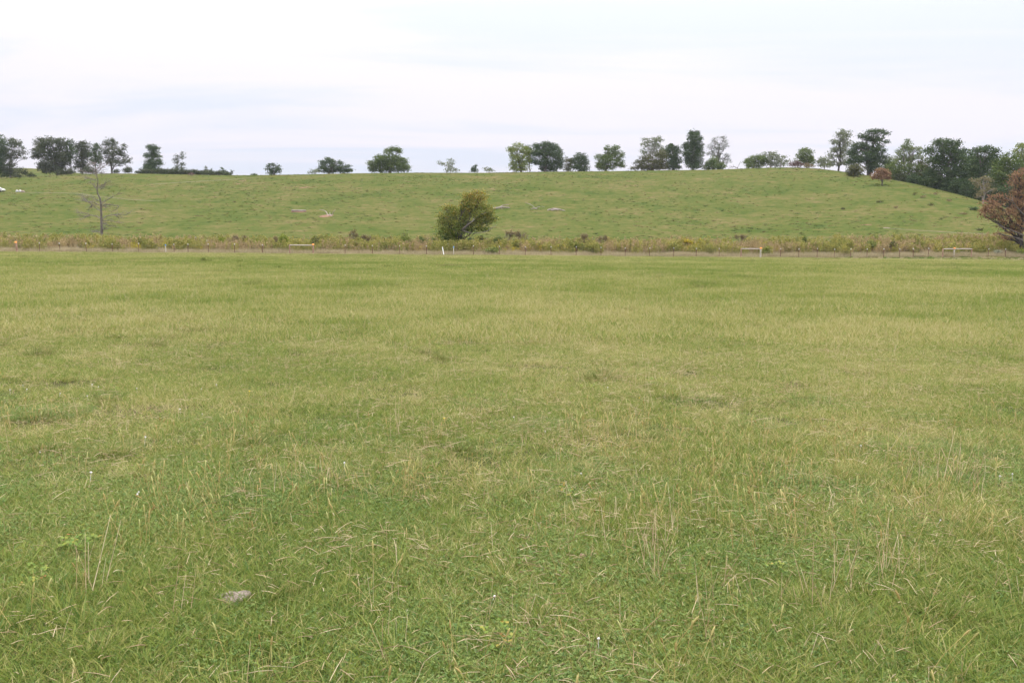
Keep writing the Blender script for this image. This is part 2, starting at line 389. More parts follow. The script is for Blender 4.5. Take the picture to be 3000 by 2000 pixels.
L_bright = leafmat('bright_weed_leaves', (.11, .15, .02), (.20, .25, .03), (.30, .33, .05))

RG = 'trees along the hilltop'
tree('oak_tree', 'dark tree cut by the left edge of the picture on the ridge', Z1, (-30, 570), [(-20, 240, 90, 105), (20, 330, 60, 70), (10, 440, 70, 60), (40, 520, 60, 50), (-90, 350, 90, 110)], L_dark, lai=2.6, group=RG)
tree('oak_tree', 'open layered tree with flat spreading boughs, second from the left edge', Z1, (105, 572), [(120, 195, 55, 42), (185, 225, 60, 50), (235, 300, 45, 38), (130, 330, 75, 75), (250, 368, 34, 14), (100, 440, 75, 60), (210, 500, 75, 30), (260, 520, 50, 22), (110, 515, 60, 35)], L_oak, lai=1.5, trunk=.35, group=RG)
tree('oak_tree', 'broadest dark oak on the left ridge, with a rounded crown to the ground', Z1, (600, 540), [(450, 215, 65, 55), (550, 200, 75, 50), (640, 215, 65, 55), (400, 300, 60, 45), (500, 300, 100, 75), (620, 310, 90, 80), (380, 350, 55, 30), (560, 400, 110, 70), (470, 480, 75, 50), (590, 470, 90, 60), (440, 440, 60, 40), (670, 380, 50, 60)], L_oak, lai=2.4, trunk=.5, group=RG)
tree('tall_tree', 'slim tree on a bare pole trunk right of the broad dark oak', Z1, (745, 525), [(735, 205, 34, 34), (745, 260, 42, 35), (770, 310, 38, 28), (730, 340, 40, 38), (720, 400, 30, 30)], L_dark, lai=2.2, trunk=.2, group=RG)
tree('oak_tree', 'dark oak dense at its foot, between the pole trunk tree and the greyish oak', Z1, (860, 520), [(890, 235, 62, 45), (850, 300, 60, 55), (900, 330, 60, 60), (850, 400, 62, 60), (860, 460, 75, 45), (810, 240, 30, 30)], L_oak, lai=2.3, trunk=.35, group=RG, behind=14)
tree('tall_tree', 'narrow blue green tree squeezed behind the greyish oak', Z1, (1000, 522), [(1015, 255, 50, 42), (990, 330, 50, 60), (1030, 370, 42, 50), (985, 410, 50, 45)], L_dark, lai=2.0, trunk=.25, group=RG, behind=5)
tree('oak_tree', 'greyish open oak with a visible straight trunk, last of the left clump', Z1, (1170, 522), [(1125, 215, 55, 45), (1180, 205, 45, 42), (1120, 310, 65, 60), (1200, 300, 75, 60), (1295, 250, 30, 35), (1260, 320, 50, 50), (1310, 390, 55, 40), (1230, 410, 85, 45), (1140, 400, 55, 45)], L_oak, lai=1.45, trunk=.34, group=RG)
tree('dark_tree', 'lone dark ragged tree standing at the left end of the ridge brush', Z1, (1600, 525), [(1575, 260, 42, 32), (1625, 260, 34, 28), (1610, 310, 50, 40), (1560, 350, 55, 28), (1660, 352, 36, 16), (1560, 425, 55, 45), (1640, 415, 58, 45), (1550, 470, 50, 35), (1610, 480, 75, 42)], L_dark, lai=2.8, trunk=.3, group=RG)
tree('young_tree', 'thin see-through young tree rising from the ridge brush', Z2, (243, 535), [(295, 320, 26, 18), (250, 350, 26, 26), (300, 355, 26, 24), (240, 400, 28, 30), (270, 430, 40, 28), (250, 470, 30, 24), (295, 480, 44, 20)], L_oak, lai=1.3, trunk=.13, group=RG)
tree('sapling', 'small upright sapling standing in the ridge brush, left of the conical one', Z2, (548, 540), [(543, 460, 13, 15), (550, 485, 18, 16), (545, 510, 26, 16)], L_oak, lai=1.6, trunk=.08, leaf=.25, clump=.6, group=RG, cat='sapling')
tree('sapling', 'small dark cone shaped sapling in the ridge brush', Z2, (598, 540), [(598, 490, 10, 14), (598, 510, 18, 16)], L_dark, lai=2.2, trunk=.08, leaf=.25, clump=.5, group=RG, cat='sapling')
tree('sapling', 'pointed dark sapling above the right end of the ridge brush', Z2, (718, 545), [(714, 480, 12, 16), (716, 505, 24, 16), (738, 515, 20, 16)], L_dark, lai=2.1, trunk=.08, leaf=.25, clump=.5, group=RG, cat='sapling')
tree('sapling', 'tiny flat topped sapling alone just past the end of the ridge brush', Z2, (815, 548), [(820, 500, 16, 8), (812, 518, 13, 10), (816, 530, 8, 8)], L_oak, lai=1.5, trunk=.06, leaf=.22, clump=.5, group=RG, cat='sapling')
hedge = thing('hedgerow', 'low dark brush running along the left ridge between lone dark tree and first gap', 'brush', hit(*px(Z2, 400, 556)))
mb = MB(); hl = []
for i in range(46):
    X = -130+i*20.5; top = 485+max(0, (X-350)*.07)+random.uniform(-9, 9); r_ = (550-top)/2+3
    u, v = px(Z2, X, (top+556)/2-3); c = P(u, v, 302+random.uniform(-2, 2)); k = 302/FPX/3.564
    hl.append((c, (20*k*1.1, 1.4, r_*k)))
crown_cards(mb, hl, 3.0, .28, .7); mb.build('foliage', L_oak, hedge)
tree('shrub', 'low purplish leafless shrub at the foot of the ridge brush', Z2, (392, 570), [(385, 530, 22, 16), (400, 540, 22, 20)], L_purple, lai=.8, leaf=.2, clump=.5, trunk=.06, group=None, cat='shrub', on_slope=True)
tree('shrub', 'little rounded dark shrub alone on the bare ridge', Z2, (1040, 548), [(1030, 543, 18, 10), (1055, 541, 20, 14)], L_dark, lai=2.5, leaf=.25, clump=.6, trunk=.06, cat='shrub', behind=10)
tree('small_tree', 'small V topped bushy tree alone on the bare ridge', Z2, (1250, 545), [(1200, 445, 22, 20), (1195, 485, 24, 18), (1245, 440, 28, 20), (1290, 460, 30, 28), (1245, 490, 45, 35), (1300, 505, 32, 28), (1230, 525, 40, 24)], L_dark, lai=2.1, trunk=.12, stems=4, group=RG, behind=6)
tree('small_tree', 'pale low bush spreading left of the three humped dark tree', Z3, (85, 535), [(110, 495, 40, 20), (60, 505, 38, 18), (30, 522, 26, 12)], L_pale, lai=1.4, trunk=.1, group=RG, behind=14)
tree('dark_tree', 'low dark tree with a tall left hump and two ragged right ones', Z3, (220, 535), [(165, 425, 38, 34), (225, 395, 40, 32), (265, 420, 35, 34), (170, 480, 52, 40), (250, 480, 70, 48), (345, 415, 24, 24), (340, 475, 46, 42), (415, 460, 36, 24), (440, 500, 34, 22), (385, 505, 50, 26)], L_dark, lai=2.6, trunk=.3, stems=3, group=RG, behind=4)
tree('round_tree', 'broad dome shaped green tree with a loose tuft on top', Z3, (860, 522), [(900, 275, 62, 28), (840, 300, 40, 20), (960, 295, 34, 30), (690, 420, 55, 38), (770, 385, 75, 52), (880, 380, 95, 58), (985, 405, 62, 55), (680, 475, 42, 42), (780, 460, 95, 60), (910, 460, 100, 58), (1020, 470, 62, 48)], L_mid, lai=2.8, trunk=.4, stems=3, group=RG, behind=4)
tree('pale_tree', 'thin pale see-through tree leaning left, low on the ridge', Z3, (1498, 522), [(1385, 420, 26, 14), (1420, 435, 30, 16), (1490, 398, 32, 24), (1490, 440, 50, 28), (1500, 490, 70, 30), (1550, 500, 30, 18)], L_pale, lai=1.1, trunk=.14, bark=M_palebark, group=RG, behind=6)
tree('conifer', 'tiny dark pointed tree low on the ridge', Z4, (140, 520), [(150, 450, 16, 16), (138, 475, 30, 22), (140, 500, 44, 18)], L_dark, lai=2.4, trunk=.1, leaf=.28, clump=.6, group=RG, behind=4)
tree('pale_tree', 'low pale tree top just showing over the ridge left of the yellow green tree', Z4, (292, 520), [(290, 478, 40, 15), (265, 492, 34, 15), (315, 500, 36, 14)], L_pale, lai=1.3, trunk=.1, group=RG, behind=14)
tree('yellow_green_tree', 'yellow green tree with a ragged top beside the big dark round tree', Z4, (640, 518), [(600, 235, 48, 26), (520, 272, 42, 26), (565, 290, 62, 40), (660, 285, 62, 42), (700, 310, 38, 40), (560, 370, 58, 52), (650, 375, 78, 62), (545, 440, 48, 40), (640, 460, 95, 42), (580, 490, 60, 24)], L_yel, lai=2.0, trunk=.3, stems=3, group=RG, behind=5)
tree('dark_tree', 'dark tree top peeping between the yellow green tree and the big dark round one', Z4, (715, 518), [(700, 258, 36, 20), (725, 300, 30, 40), (720, 380, 30, 50)], L_dark, lai=2.4, trunk=.2, group=RG, behind=16)
tree('round_tree', 'biggest dark round tree at the middle of the ridge', Z4, (875, 508), [(795, 250, 48, 38), (875, 228, 62, 32), (955, 255, 55, 42), (1030, 285, 26, 32), (785, 320, 50, 50), (890, 310, 105, 62), (1000, 350, 66, 58), (790, 400, 46, 36), (890, 410, 80, 50), (1020, 430, 55, 46), (860, 470, 48, 38), (960, 465, 80, 45)], L_dark, lai=3.0, trunk=.45, stems=2, group=RG, behind=5)
tree('olive_tree', 'small dull olive tree tucked against a darker round one', Z4, (1125, 510), [(1115, 395, 36, 30), (1150, 400, 30, 30), (1120, 450, 42, 38), (1130, 485, 46, 24)], L_olive, lai=2.0, trunk=.18, group=RG, behind=10)
tree('round_tree', 'small dark round tree right of the dull olive one', Z4, (1240, 512), [(1250, 355, 62, 38), (1215, 400, 55, 44), (1290, 410, 42, 46), (1230, 460, 76, 44), (1295, 480, 42, 28)], L_dark, lai=2.9, trunk=.25, group=RG, behind=4)
tree('green_tree', 'medium green tree with a looser right side, alone between two gaps', Z4, (1510, 510), [(1540, 268, 38, 30), (1610, 262, 42, 28), (1580, 320, 70, 44), (1660, 335, 48, 40), (1465, 365, 54, 46), (1540, 385, 80, 55), (1640, 410, 52, 50), (1450, 440, 50, 42), (1520, 460, 95, 46), (1680, 440, 30, 34)], L_mid, lai=2.3, trunk=.3, stems=3, group=RG, behind=5)
tree('pale_tree', 'tall pale green open tree rising behind olive bushes', Z5, (410, 495), [(470, 170, 42, 36), (395, 185, 42, 34), (325, 180, 28, 20), (330, 235, 46, 42), (430, 245, 62, 50), (300, 310, 38, 34), (390, 320, 48, 40), (490, 290, 38, 45), (460, 350, 45, 40)], L_pale, lai=1.5, trunk=.32, bark=M_palebark, group=RG, behind=10)
tree('bush', 'wide olive bush spread under the tall pale green tree', Z5, (380, 495), [(330, 385, 62, 46), (420, 420, 70, 50), (500, 340, 60, 52), (270, 430, 60, 40), (500, 440, 60, 46), (210, 475, 44, 20), (330, 465, 80, 30), (430, 468, 90, 28)], L_olive, lai=2.4, trunk=.2, stems=3, group=RG, behind=3)
tree('dark_tree', 'dark upright tree between the olive bush and the tallest dark tree', Z5, (610, 493), [(600, 248, 45, 30), (560, 280, 42, 34), (650, 280, 36, 34), (600, 340, 78, 54), (640, 400, 56, 52), (590, 440, 70, 50), (650, 465, 46, 28)], L_dark, lai=2.9, trunk=.3, group=RG, behind=8)
tree('tall_tree', 'tallest dark column shaped tree on the ridge', Z5, (815, 493), [(805, 115, 42, 34), (862, 112, 26, 32), (830, 170, 72, 46), (905, 170, 24, 20), (800, 225, 56, 44), (735, 245, 34, 34), (880, 250, 48, 48), (760, 310, 58, 50), (860, 320, 74, 52), (775, 390, 42, 46), (860, 400, 62, 50), (820, 450, 82, 38)], L_dark, lai=3.0, trunk=.4, group=RG, behind=5)
tree('bare_tree', 'nearly leafless grey tree with bushes at its foot', Z5, (1085, 490), [(1060, 180, 46, 34), (1140, 175, 38, 30), (1010, 240, 40, 36), (1090, 250, 62, 48), (1160, 230, 30, 40), (1180, 345, 38, 34), (1060, 330, 62, 44), (1150, 390, 62, 34), (1000, 320, 36, 36)], L_oak, lai=.75, trunk=.32, leaf=.26, bark=M_bark, group=RG, behind=9, thin=1.3)
tree('bush', 'dark rounded bush at the foot of the nearly leafless tree', Z5, (1050, 490), [(985, 425, 46, 36), (1040, 400, 50, 40), (970, 465, 48, 28), (1070, 455, 84, 38), (1110, 450, 46, 36)], L_mid, lai=2.6, trunk=.15, stems=2, group=RG, behind=3)
db = thing('dead_branch', 'bare crooked dead branch lying on the ridge by the nearly leafless tree', 'dead branch', hit(*px(Z5, 1290, 490)))
mb = MB(); yb = 301
def zp(z, X, Y_, d): return P(*px(z, X, Y_), d)
tube(mb, [zp(Z5, 1292, 490, yb), zp(Z5, 1285, 470, yb), zp(Z5, 1300, 440, yb+.5), zp(Z5, 1318, 405, yb+1), zp(Z5, 1322, 395, yb+1)], [.14, .12, .08, .05, .02])
tube(mb, [zp(Z5, 1285, 472, yb), zp(Z5, 1250, 458, yb-.6), zp(Z5, 1210, 466, yb-.8), zp(Z5, 1190, 478, yb-1)], [.11, .09, .06, .03])
for a, b in (((1250, 458), (1235, 436)), ((1225, 462), (1205, 440)), ((1210, 466), (1196, 448)), ((1265, 464), (1258, 478)), ((1240, 460), (1222, 480))):
    tube(mb, [zp(Z5, *a, yb-.6), zp(Z5, (a[0]+b[0])/2+4, (a[1]+b[1])/2, yb-.9), zp(Z5, *b, yb-1)], [.05, .04, .02], 5)
mb.build('branch', M_bark, db, True)
tree('green_tree', 'low leafy green tree at the left of the pale arching clump', Z5, (1450, 480), [(1395, 400, 38, 34), (1460, 370, 56, 36), (1530, 370, 54, 40), (1410, 445, 50, 34), (1500, 430, 78, 44), (1570, 400, 38, 50)], L_mid, lai=2.4, trunk=.2, stems=3, group=RG, behind=4, rs=1.4)
tree('pale_tree', 'pale arching tree leaning right above the low leafy green one', Z5, (1630, 470), [(1600, 325, 48, 24), (1665, 322, 38, 28), (1640, 370, 62, 40), (1695, 370, 24, 34), (1600, 420, 46, 36), (1670, 430, 40, 30)], L_pale, lai=1.35, trunk=.2, bark=M_palebark, stems=2, group=RG, behind=8)
tree('pale_tree', 'wispy pale tree right of the arching one', Z6, (120, 515), [(150, 415, 32, 20), (110, 450, 44, 28), (190, 450, 30, 22), (70, 480, 50, 24), (160, 485, 50, 22)], L_pale, lai=1.2, trunk=.14, group=RG, behind=10, bark=M_palebark)
tree('green_tree', 'rounded green tree behind the purplish leafless shrub', Z6, (385, 510), [(370, 350, 62, 30), (320, 390, 36, 34), (400, 400, 56, 44), (360, 440, 76, 44), (430, 450, 38, 44)], L_mid, lai=2.3, trunk=.22, stems=2, group=RG, behind=8, rs=1.4)
tree('shrub', 'purplish leafless shrub on the crown of the hill', Z6, (290, 512), [(280, 465, 52, 24), (310, 488, 60, 22), (250, 488, 36, 20)], L_purple, lai=1.6, leaf=.22, clump=.6, trunk=.1, stems=3, cat='shrub', behind=1)
tree('shrub', 'low rusty brown shrub beside the purplish one on the hill crown', Z6, (400, 514), [(390, 492, 38, 18), (430, 498, 34, 14)], L_brown, lai=1.8, leaf=.22, clump=.6, trunk=.08, cat='shrub', behind=1)
tree('pale_tree', 'pale low tree between the round green tree and the tall straight one', Z6, (560, 525), [(560, 430, 50, 24), (520, 460, 36, 30), (600, 460, 46, 32), (550, 495, 66, 24)], L_pale, lai=1.6, trunk=.16, group=RG, behind=14)
tree('tall_tree', 'tall airy tree with a straight bare trunk left of the big dark oak', Z6, (703, 545), [(755, 145, 34, 20), (690, 175, 30, 22), (800, 185, 42, 30), (740, 205, 46, 32), (645, 255, 34, 24), (700, 265, 44, 30), (780, 260, 56, 36), (630, 345, 30, 26), (690, 330, 48, 30), (765, 330, 52, 34), (640, 400, 44, 26), (740, 400, 52, 40), (660, 470, 56, 34), (780, 460, 44, 40)], L_pale, lai=1.7, trunk=.34, bark=M_darkbark, group=RG, behind=4)
tree('dark_tree', 'big dark oak with a leaning flat top on the hill shoulder', Z6, (1005, 580), [(1030, 165, 55, 26), (1110, 160, 56, 24), (1185, 180, 24, 22), (940, 200, 38, 22), (1000, 215, 50, 34), (1090, 235, 70, 38), (1185, 260, 30, 14), (880, 300, 55, 36), (960, 310, 60, 44), (1060, 330, 70, 50), (860, 370, 60, 50), (950, 410, 90, 60), (1060, 420, 76, 60), (1150, 350, 22, 28), (1160, 430, 42, 54), (850, 450, 60, 60), (1040, 510, 76, 60)], L_dark, lai=2.9, trunk=.5, stems=2, group=RG, behind=2)
tree('olive_tree', 'dull olive bushy tree in front of the big dark oak on the hill shoulder', Z6, (860, 603), [(870, 515, 70, 34), (830, 550, 44, 36), (900, 550, 66, 36), (860, 580, 70, 22)], L_olive, lai=2.6, trunk=.15, leaf=.28, clump=.8, on_slope=True, group=None)
tree('rusty_tree', 'small umbrella shaped rusty tree alone on the open right slope', Z6, (1138, 688), [(1125, 552, 62, 24), (1085, 580, 44, 26), (1165, 578, 52, 28), (1120, 605, 80, 24), (1060, 612, 38, 14), (1195, 615, 32, 20)], L_red, lai=2.6, trunk=.2, leaf=.26, clump=.7, on_slope=True, grad=.1)
tree('green_tree', 'loose light green tree with wispy top on the right slope edge', Z7, (180, 640), [(205, 265, 30, 34), (180, 320, 40, 34), (120, 370, 38, 34), (240, 330, 48, 36), (325, 340, 44, 24), (120, 440, 62, 50), (220, 420, 70, 50), (330, 400, 36, 40), (60, 520, 55, 56), (170, 520, 90, 60), (290, 520, 90, 50), (120, 590, 80, 40), (270, 600, 90, 44)], L_mid, lai=1.9, trunk=.3, stems=3, group=RG, behind=4, rs=1.5)
tree('dark_tree', 'largest dark tree with a domed top on the right woodland edge', Z7, (600, 735), [(500, 260, 48, 36), (590, 270, 66, 38), (690, 280, 60, 40), (430, 340, 50, 44), (540, 350, 80, 52), (660, 360, 80, 54), (770, 350, 56, 34), (440, 440, 66, 52), (560, 450, 90, 60), (700, 450, 90, 60), (450, 550, 70, 60), (580, 560, 100, 70), (720, 560, 100, 70), (460, 640, 74, 46), (620, 670, 110, 50), (780, 660, 60, 70)], L_dark, lai=2.9, trunk=.5, stems=3, group=RG, behind=3, rs=1.2)
tree('dark_tree', 'dark green tree with three knobbly humps right of the domed one', Z7, (950, 790), [(900, 345, 56, 36), (985, 335, 46, 36), (1070, 350, 40, 38), (930, 420, 90, 56), (1050, 430, 80, 56), (860, 500, 70, 60), (980, 520, 100, 60), (900, 610, 90, 70), (840, 710, 80, 60), (960, 690, 70, 60)], L_dark, lai=2.9, trunk=.45, stems=3, group=RG, Y=214, rs=1.3)
tree('dark_tree', 'dark tree behind the rusty leaved oak at the right edge', Z7, (1200, 800), [(1200, 420, 70, 44), (1150, 500, 80, 56), (1270, 490, 76, 60), (1360, 540, 80, 60), (1100, 590, 80, 60), (1220, 600, 90, 60), (1340, 640, 90, 60), (1120, 690, 80, 60), (1250, 720, 100, 70), (1400, 740, 90, 70), (1160, 780, 90, 60), (1480, 600, 90, 90)], L_mid, lai=2.7, trunk=.45, stems=3, group=RG, Y=208, rs=1.0)
tree('pale_tree', 'pale yellowish tree top rising at the right edge above the dark wood', Z7, (1360, 800), [(1320, 310, 40, 26), (1370, 300, 50, 30), (1300, 350, 36, 24), (1340, 380, 60, 40), (1320, 440, 56, 40), (1420, 400, 70, 90)], L_yel, lai=1.7, trunk=.35, group=RG, Y=226)
tree('small_tree', 'thin half bare yellowish tree in front of the dark right wood', Z7, (955, 880), [(880, 630, 42, 26), (960, 625, 42, 24), (1010, 650, 42, 28), (920, 680, 46, 34), (990, 710, 50, 40), (1050, 730, 38, 20), (940, 760, 46, 30), (920, 790, 36, 26)], foliage('half_bare_leaves', [(0, (.15, .12, .06)), (.5, (.24, .21, .10)), (1, (.30, .27, .16))], .2), lai=1.1, trunk=.2, leaf=.24, clump=.7, Y=192, bark=M_palebark, thin=1.4)
tree('rusty_oak', 'large rusty red oak cut by the right edge of the picture', Z7, (1352, 1325), [(1290, 590, 70, 36), (1350, 560, 70, 40), (1300, 660, 70, 46), (1120, 800, 64, 30), (1190, 830, 50, 36), (1040, 870, 80, 44), (985, 930, 50, 40), (965, 985, 40, 26), (1030, 1010, 60, 26), (1110, 900, 80, 50), (1000, 945, 60, 36), (1080, 990, 80, 36), (1300, 760, 80, 50), (1290, 860, 80, 56), (1190, 960, 76, 50), (1290, 960, 80, 50), (1150, 1050, 66, 30), (1260, 1070, 80, 44), (1330, 1120, 60, 40), (1140, 1100, 40, 22), (1120, 1180, 46, 24), (1150, 1215, 40, 22), (1250, 1150, 60, 30), (1440, 640, 110, 90), (1440, 800, 120, 100), (1450, 960, 120, 100), (1520, 1100, 110, 60)],
     L_red, lai=1.35, trunk=.40, leaf=.19, clump=.70, Y=121, bark=M_darkbark, thin=.8, grad=-.12)
for i, (X, Yb_, w, h, m, lab) in enumerate(((60, 632, 60, 90, L_mid, 'green bush at the upper left foot of the right woodland'), (160, 650, 80, 80, L_oak, 'dull bush under the loose light green tree'), (280, 668, 80, 90, L_dark, 'dark bush under the right side of the loose light green tree'),
        (400, 695, 70, 160, L_dark, 'very dark tall bush left of the domed dark tree'), (500, 715, 70, 130, L_dark, 'dark bush under the left half of the domed dark tree'), (600, 738, 80, 130, L_dark, 'dark bush under the middle of the domed dark tree'), (700, 765, 80, 150, L_dark, 'dark bush under the right half of the domed dark tree'),
        (800, 795, 80, 170, L_dark, 'dark bush between the domed dark tree and the knobbly humped one'), (890, 820, 80, 190, L_dark, 'dark bush behind the thin half bare tree'), (1010, 850, 90, 200, L_oak, 'dull dark bush right of the thin half bare tree'), (1130, 890, 90, 200, L_dark, 'dark bush just behind the left boughs of the rusty oak'), (1260, 930, 100, 240, L_oak, 'dull bush deep behind the rusty oak'), (1400, 960, 100, 260, L_dark, 'dark bush beyond the right edge behind the rusty oak'))):
    tree('bush', lab, Z7, (X, Yb_), [(X-w*.3, Yb_-h*.25, w*.7, h*.32), (X+w*.4, Yb_-h*.25, w*.7, h*.32), (X, Yb_-h*.6, w*.8, h*.4), (X-w*.4, Yb_-4, w*.7, 20), (X+w*.4, Yb_+8, w*.7, 22)], m, lai=2.6, leaf=.3, clump=.8, trunk=.1, stems=2, cat='bush', group='bushes along the right woodland foot', behind=1)
for (X, Y1, w, h, lab) in ((330, 572, 60, 55, 'low dark bush at the foot of the leftmost ridge trees'), (180, 572, 70, 50, 'low dark bush under the open layered tree'), (650, 540, 80, 60, 'low dark bush under the right side of the broad dark oak'), (740, 528, 60, 50, 'low dark bush at the foot of the pole trunk tree'),
        (940, 524, 110, 60, 'low brushy growth between the dark oak and the greyish oak'), (1210, 522, 50, 40, 'small dark bush right at the foot of the greyish oak'), (1330, 518, 60, 70, 'loose thin bush right of the greyish oak'), (1435, 522, 30, 22, 'tiny bush halfway from greyish oak to the lone dark tree')):
    tree('bush', lab, Z1, (X, Y1), [(X-w*.4, Y1-h*.3, w*.5, h*.35), (X+w*.4, Y1-h*.3, w*.5, h*.3), (X, Y1-h*.5, w*.5, h*.45)], L_oak, lai=2.0, leaf=.28, clump=.8, trunk=.08, stems=2, cat='bush', group='bushes at the foot of the left ridge trees', behind=2)
tree('green_tree', 'green tree filling the gap left of the loose light green one', Z7, (40, 640), [(30, 480, 60, 60), (-20, 540, 60, 60), (80, 560, 60, 50), (20, 600, 80, 40)], L_mid, lai=2.4, trunk=.2, group=RG, behind=14)
tree('olive_tree', 'olive tree filling the gap between the loose light green tree and the domed dark one', Z7, (370, 690), [(360, 480, 60, 50), (390, 560, 60, 70), (330, 600, 60, 60), (400, 650, 70, 40)], L_olive, lai=2.4, trunk=.2, group=RG, behind=12)
tree('dark_tree', 'dark tree behind the dip between domed and knobbly humped trees', Z7, (830, 780), [(820, 420, 70, 60), (800, 520, 80, 80), (860, 600, 80, 80), (830, 700, 80, 70)], L_dark, lai=2.8, trunk=.3, group=RG, behind=16)
tree('dark_tree', 'dark tree behind the dip right of the knobbly humped tree', Z7, (1120, 820), [(1110, 470, 70, 60), (1100, 580, 90, 80), (1130, 680, 90, 80), (1110, 760, 80, 60)], L_dark, lai=2.8, trunk=.3, group=RG, Y=224)
# leaning tree in the weeds
tree('leaning_tree', 'leafy leaning tree turning orange at its top, standing in the weeds behind the fence', Z8, (560, 1240),
     [(400, 440, 60, 40), (300, 500, 66, 60), (470, 500, 80, 66), (240, 610, 66, 60), (400, 620, 100, 80), (540, 600, 60, 80), (230, 760, 70, 80), (370, 780, 110, 90), (520, 770, 100, 90), (230, 900, 76, 80), (370, 930, 120, 90), (520, 930, 110, 90), (280, 1060, 90, 70), (430, 1080, 110, 80), (560, 1080, 70, 70), (430, 1170, 110, 50),
      (700, 210, 66, 44), (790, 250, 70, 60), (930, 160, 60, 44), (1040, 170, 52, 34), (880, 260, 80, 70), (1040, 300, 80, 76), (680, 350, 80, 60), (820, 400, 100, 80), (980, 440, 100, 80), (660, 480, 80, 80), (780, 560, 110, 90), (960, 600, 120, 90), (1150, 480, 80, 60), (1210, 540, 66, 60), (1130, 620, 110, 80), (700, 680, 70, 70), (1000, 740, 130, 70), (1170, 720, 90, 70), (920, 860, 110, 56), (1080, 880, 110, 50), (1310, 680, 40, 40), (640, 850, 80, 80), (750, 880, 90, 60), (700, 780, 80, 70), (830, 820, 70, 50)],
     L_center, lai=2.9, leaf=.18, clump=.75, trunk=.13, Y=116, bark=M_darkbark, grad=.55, rs=.8)
def poly_tree(mb, z, segs, Y, jit=.0):
    for pts, r0, r1 in segs:
        n = len(pts); yy = 0; Q = []
        for i, p in enumerate(pts):
            if i: yy += random.uniform(-1, 1)*jit
            Q.append(zp(z, *p, Y+yy))
        tube(mb, Q, [r0+(r1-r0)*i/(n-1) for i in range(n)], 6)
        yield Q
lt = bpy.data.objects['leaning_tree']
mb = MB()
tube(mb, [zp(Z8, *p) for p in ((640, 905, 115.6), (660, 890, 114.7), (760, 800, 114.5), (850, 735, 114.8), (940, 560, 116.3), (860, 380, 116.3), (850, 200, 116.2))], [.07, .085, .085, .07, .05, .03, .02], 7)
list(poly_tree(mb, Z8, [
    ([(640, 920), (720, 945), (800, 975), (890, 980), (1010, 965), (1160, 930), (1250, 860), (1330, 810)], .065, .025),
    ([(900, 640), (1010, 600), (1130, 560)], .05, .02)], 115.0, .0))
mb.build('bough', plain('bough_bark', (.14, .12, .105), (.24, .21, .19), 3, .9, .4), lt, True)
ro = bpy.data.objects['rusty_oak']; mb = MB()
list(poly_tree(mb, Z7, [([(1355, 1240), (1280, 1215), (1180, 1190), (1110, 1170)], .13, .03), ([(1360, 1190), (1260, 1150), (1150, 1110), (1085, 1070)], .10, .03),
     ([(1375, 1000), (1310, 930), (1250, 850), (1180, 815)], .08, .03), ([(1250, 850), (1245, 800)], .04, .02)], 119.5, .3))
mb.build('bough', M_bark, ro, True)

# bare dead tree on the left
g = P(*px(Z1, 1068, 1215), 133); g.z = Hs(g.x, g.y)
dt = thing('dead_tree', 'tall leafless dead tree standing alone on the left slope', 'tree', g)
mb = MB(); mt2 = MB()
SEG = [([(1068, 1235), (1064, 1150), (1060, 1060), (1058, 960), (1054, 860), (1046, 790), (1020, 740), (1012, 690), (1024, 610), (1008, 545), (1015, 470)], .21, .03)]
trunkQ = list(poly_tree(mt2, Z1, SEG, 133, .05))[0]
BR = [[(1058, 1145), (1010, 1135), (965, 1138)], [(1066, 1120), (1100, 1100)], [(1062, 1040), (1120, 1065), (1180, 1085)], [(1060, 1005), (1010, 975), (940, 960), (860, 940), (790, 940)],
      [(1062, 1010), (1110, 975), (1190, 957), (1260, 955), (1320, 960), (1380, 910)], [(1060, 1030), (1140, 1015), (1250, 1045)], [(1055, 925), (1000, 890), (960, 850), (925, 835)],
      [(1040, 860), (980, 830), (910, 825), (800, 800)], [(1058, 850), (1140, 855), (1235, 865), (1220, 900), (1160, 930)], [(1052, 840), (1110, 810), (1170, 775), (1230, 745)], [(1056, 870), (1110, 880)],
      [(1045, 700), (1080, 672)], [(1015, 700), (975, 650), (940, 615)], [(1020, 680), (1090, 640), (1160, 600)], [(1008, 600), (930, 580), (880, 570)], [(1012, 560), (960, 520), (890, 520), (830, 490)],
      [(1010, 540), (960, 470), (940, 440)], [(1008, 530), (1060, 470), (1140, 425)], [(1012, 520), (1050, 520), (1110, 540)], [(1015, 500), (980, 440), (990, 420)], [(1018, 480), (1050, 440)], [(1040, 820), (960, 770), (840, 760)],
      [(940, 962), (900, 985), (830, 1010)], [(1190, 957), (1240, 985)], [(910, 825), (880, 795)], [(960, 850), (950, 880)]]
for b in BR:
    r0 = .045 if len(b) < 3 else .07
    for Q in poly_tree(mb, Z1, [(b, r0, .015)], 133, .7):
        for k in range(26):
            i = random.randrange(len(Q)-1); s = Q[i].lerp(Q[i+1], random.random()); d = (Q[-1]-Q[0]).normalized()
            e = s+(d*.6+Vector((random.gauss(0, .7), random.gauss(0, .6), random.gauss(.15, .5))))*random.uniform(.4, 1.3)
            limb(mb, s, e, .019, .008, 3, .1, 3)
M_deadbark = plain('dead_bark', (.13, .105, .09), (.25, .215, .19), 3, .9, .4)
mt2.build('trunk', M_bark, dt, True); mb.build('branches', M_deadbark, dt, True)

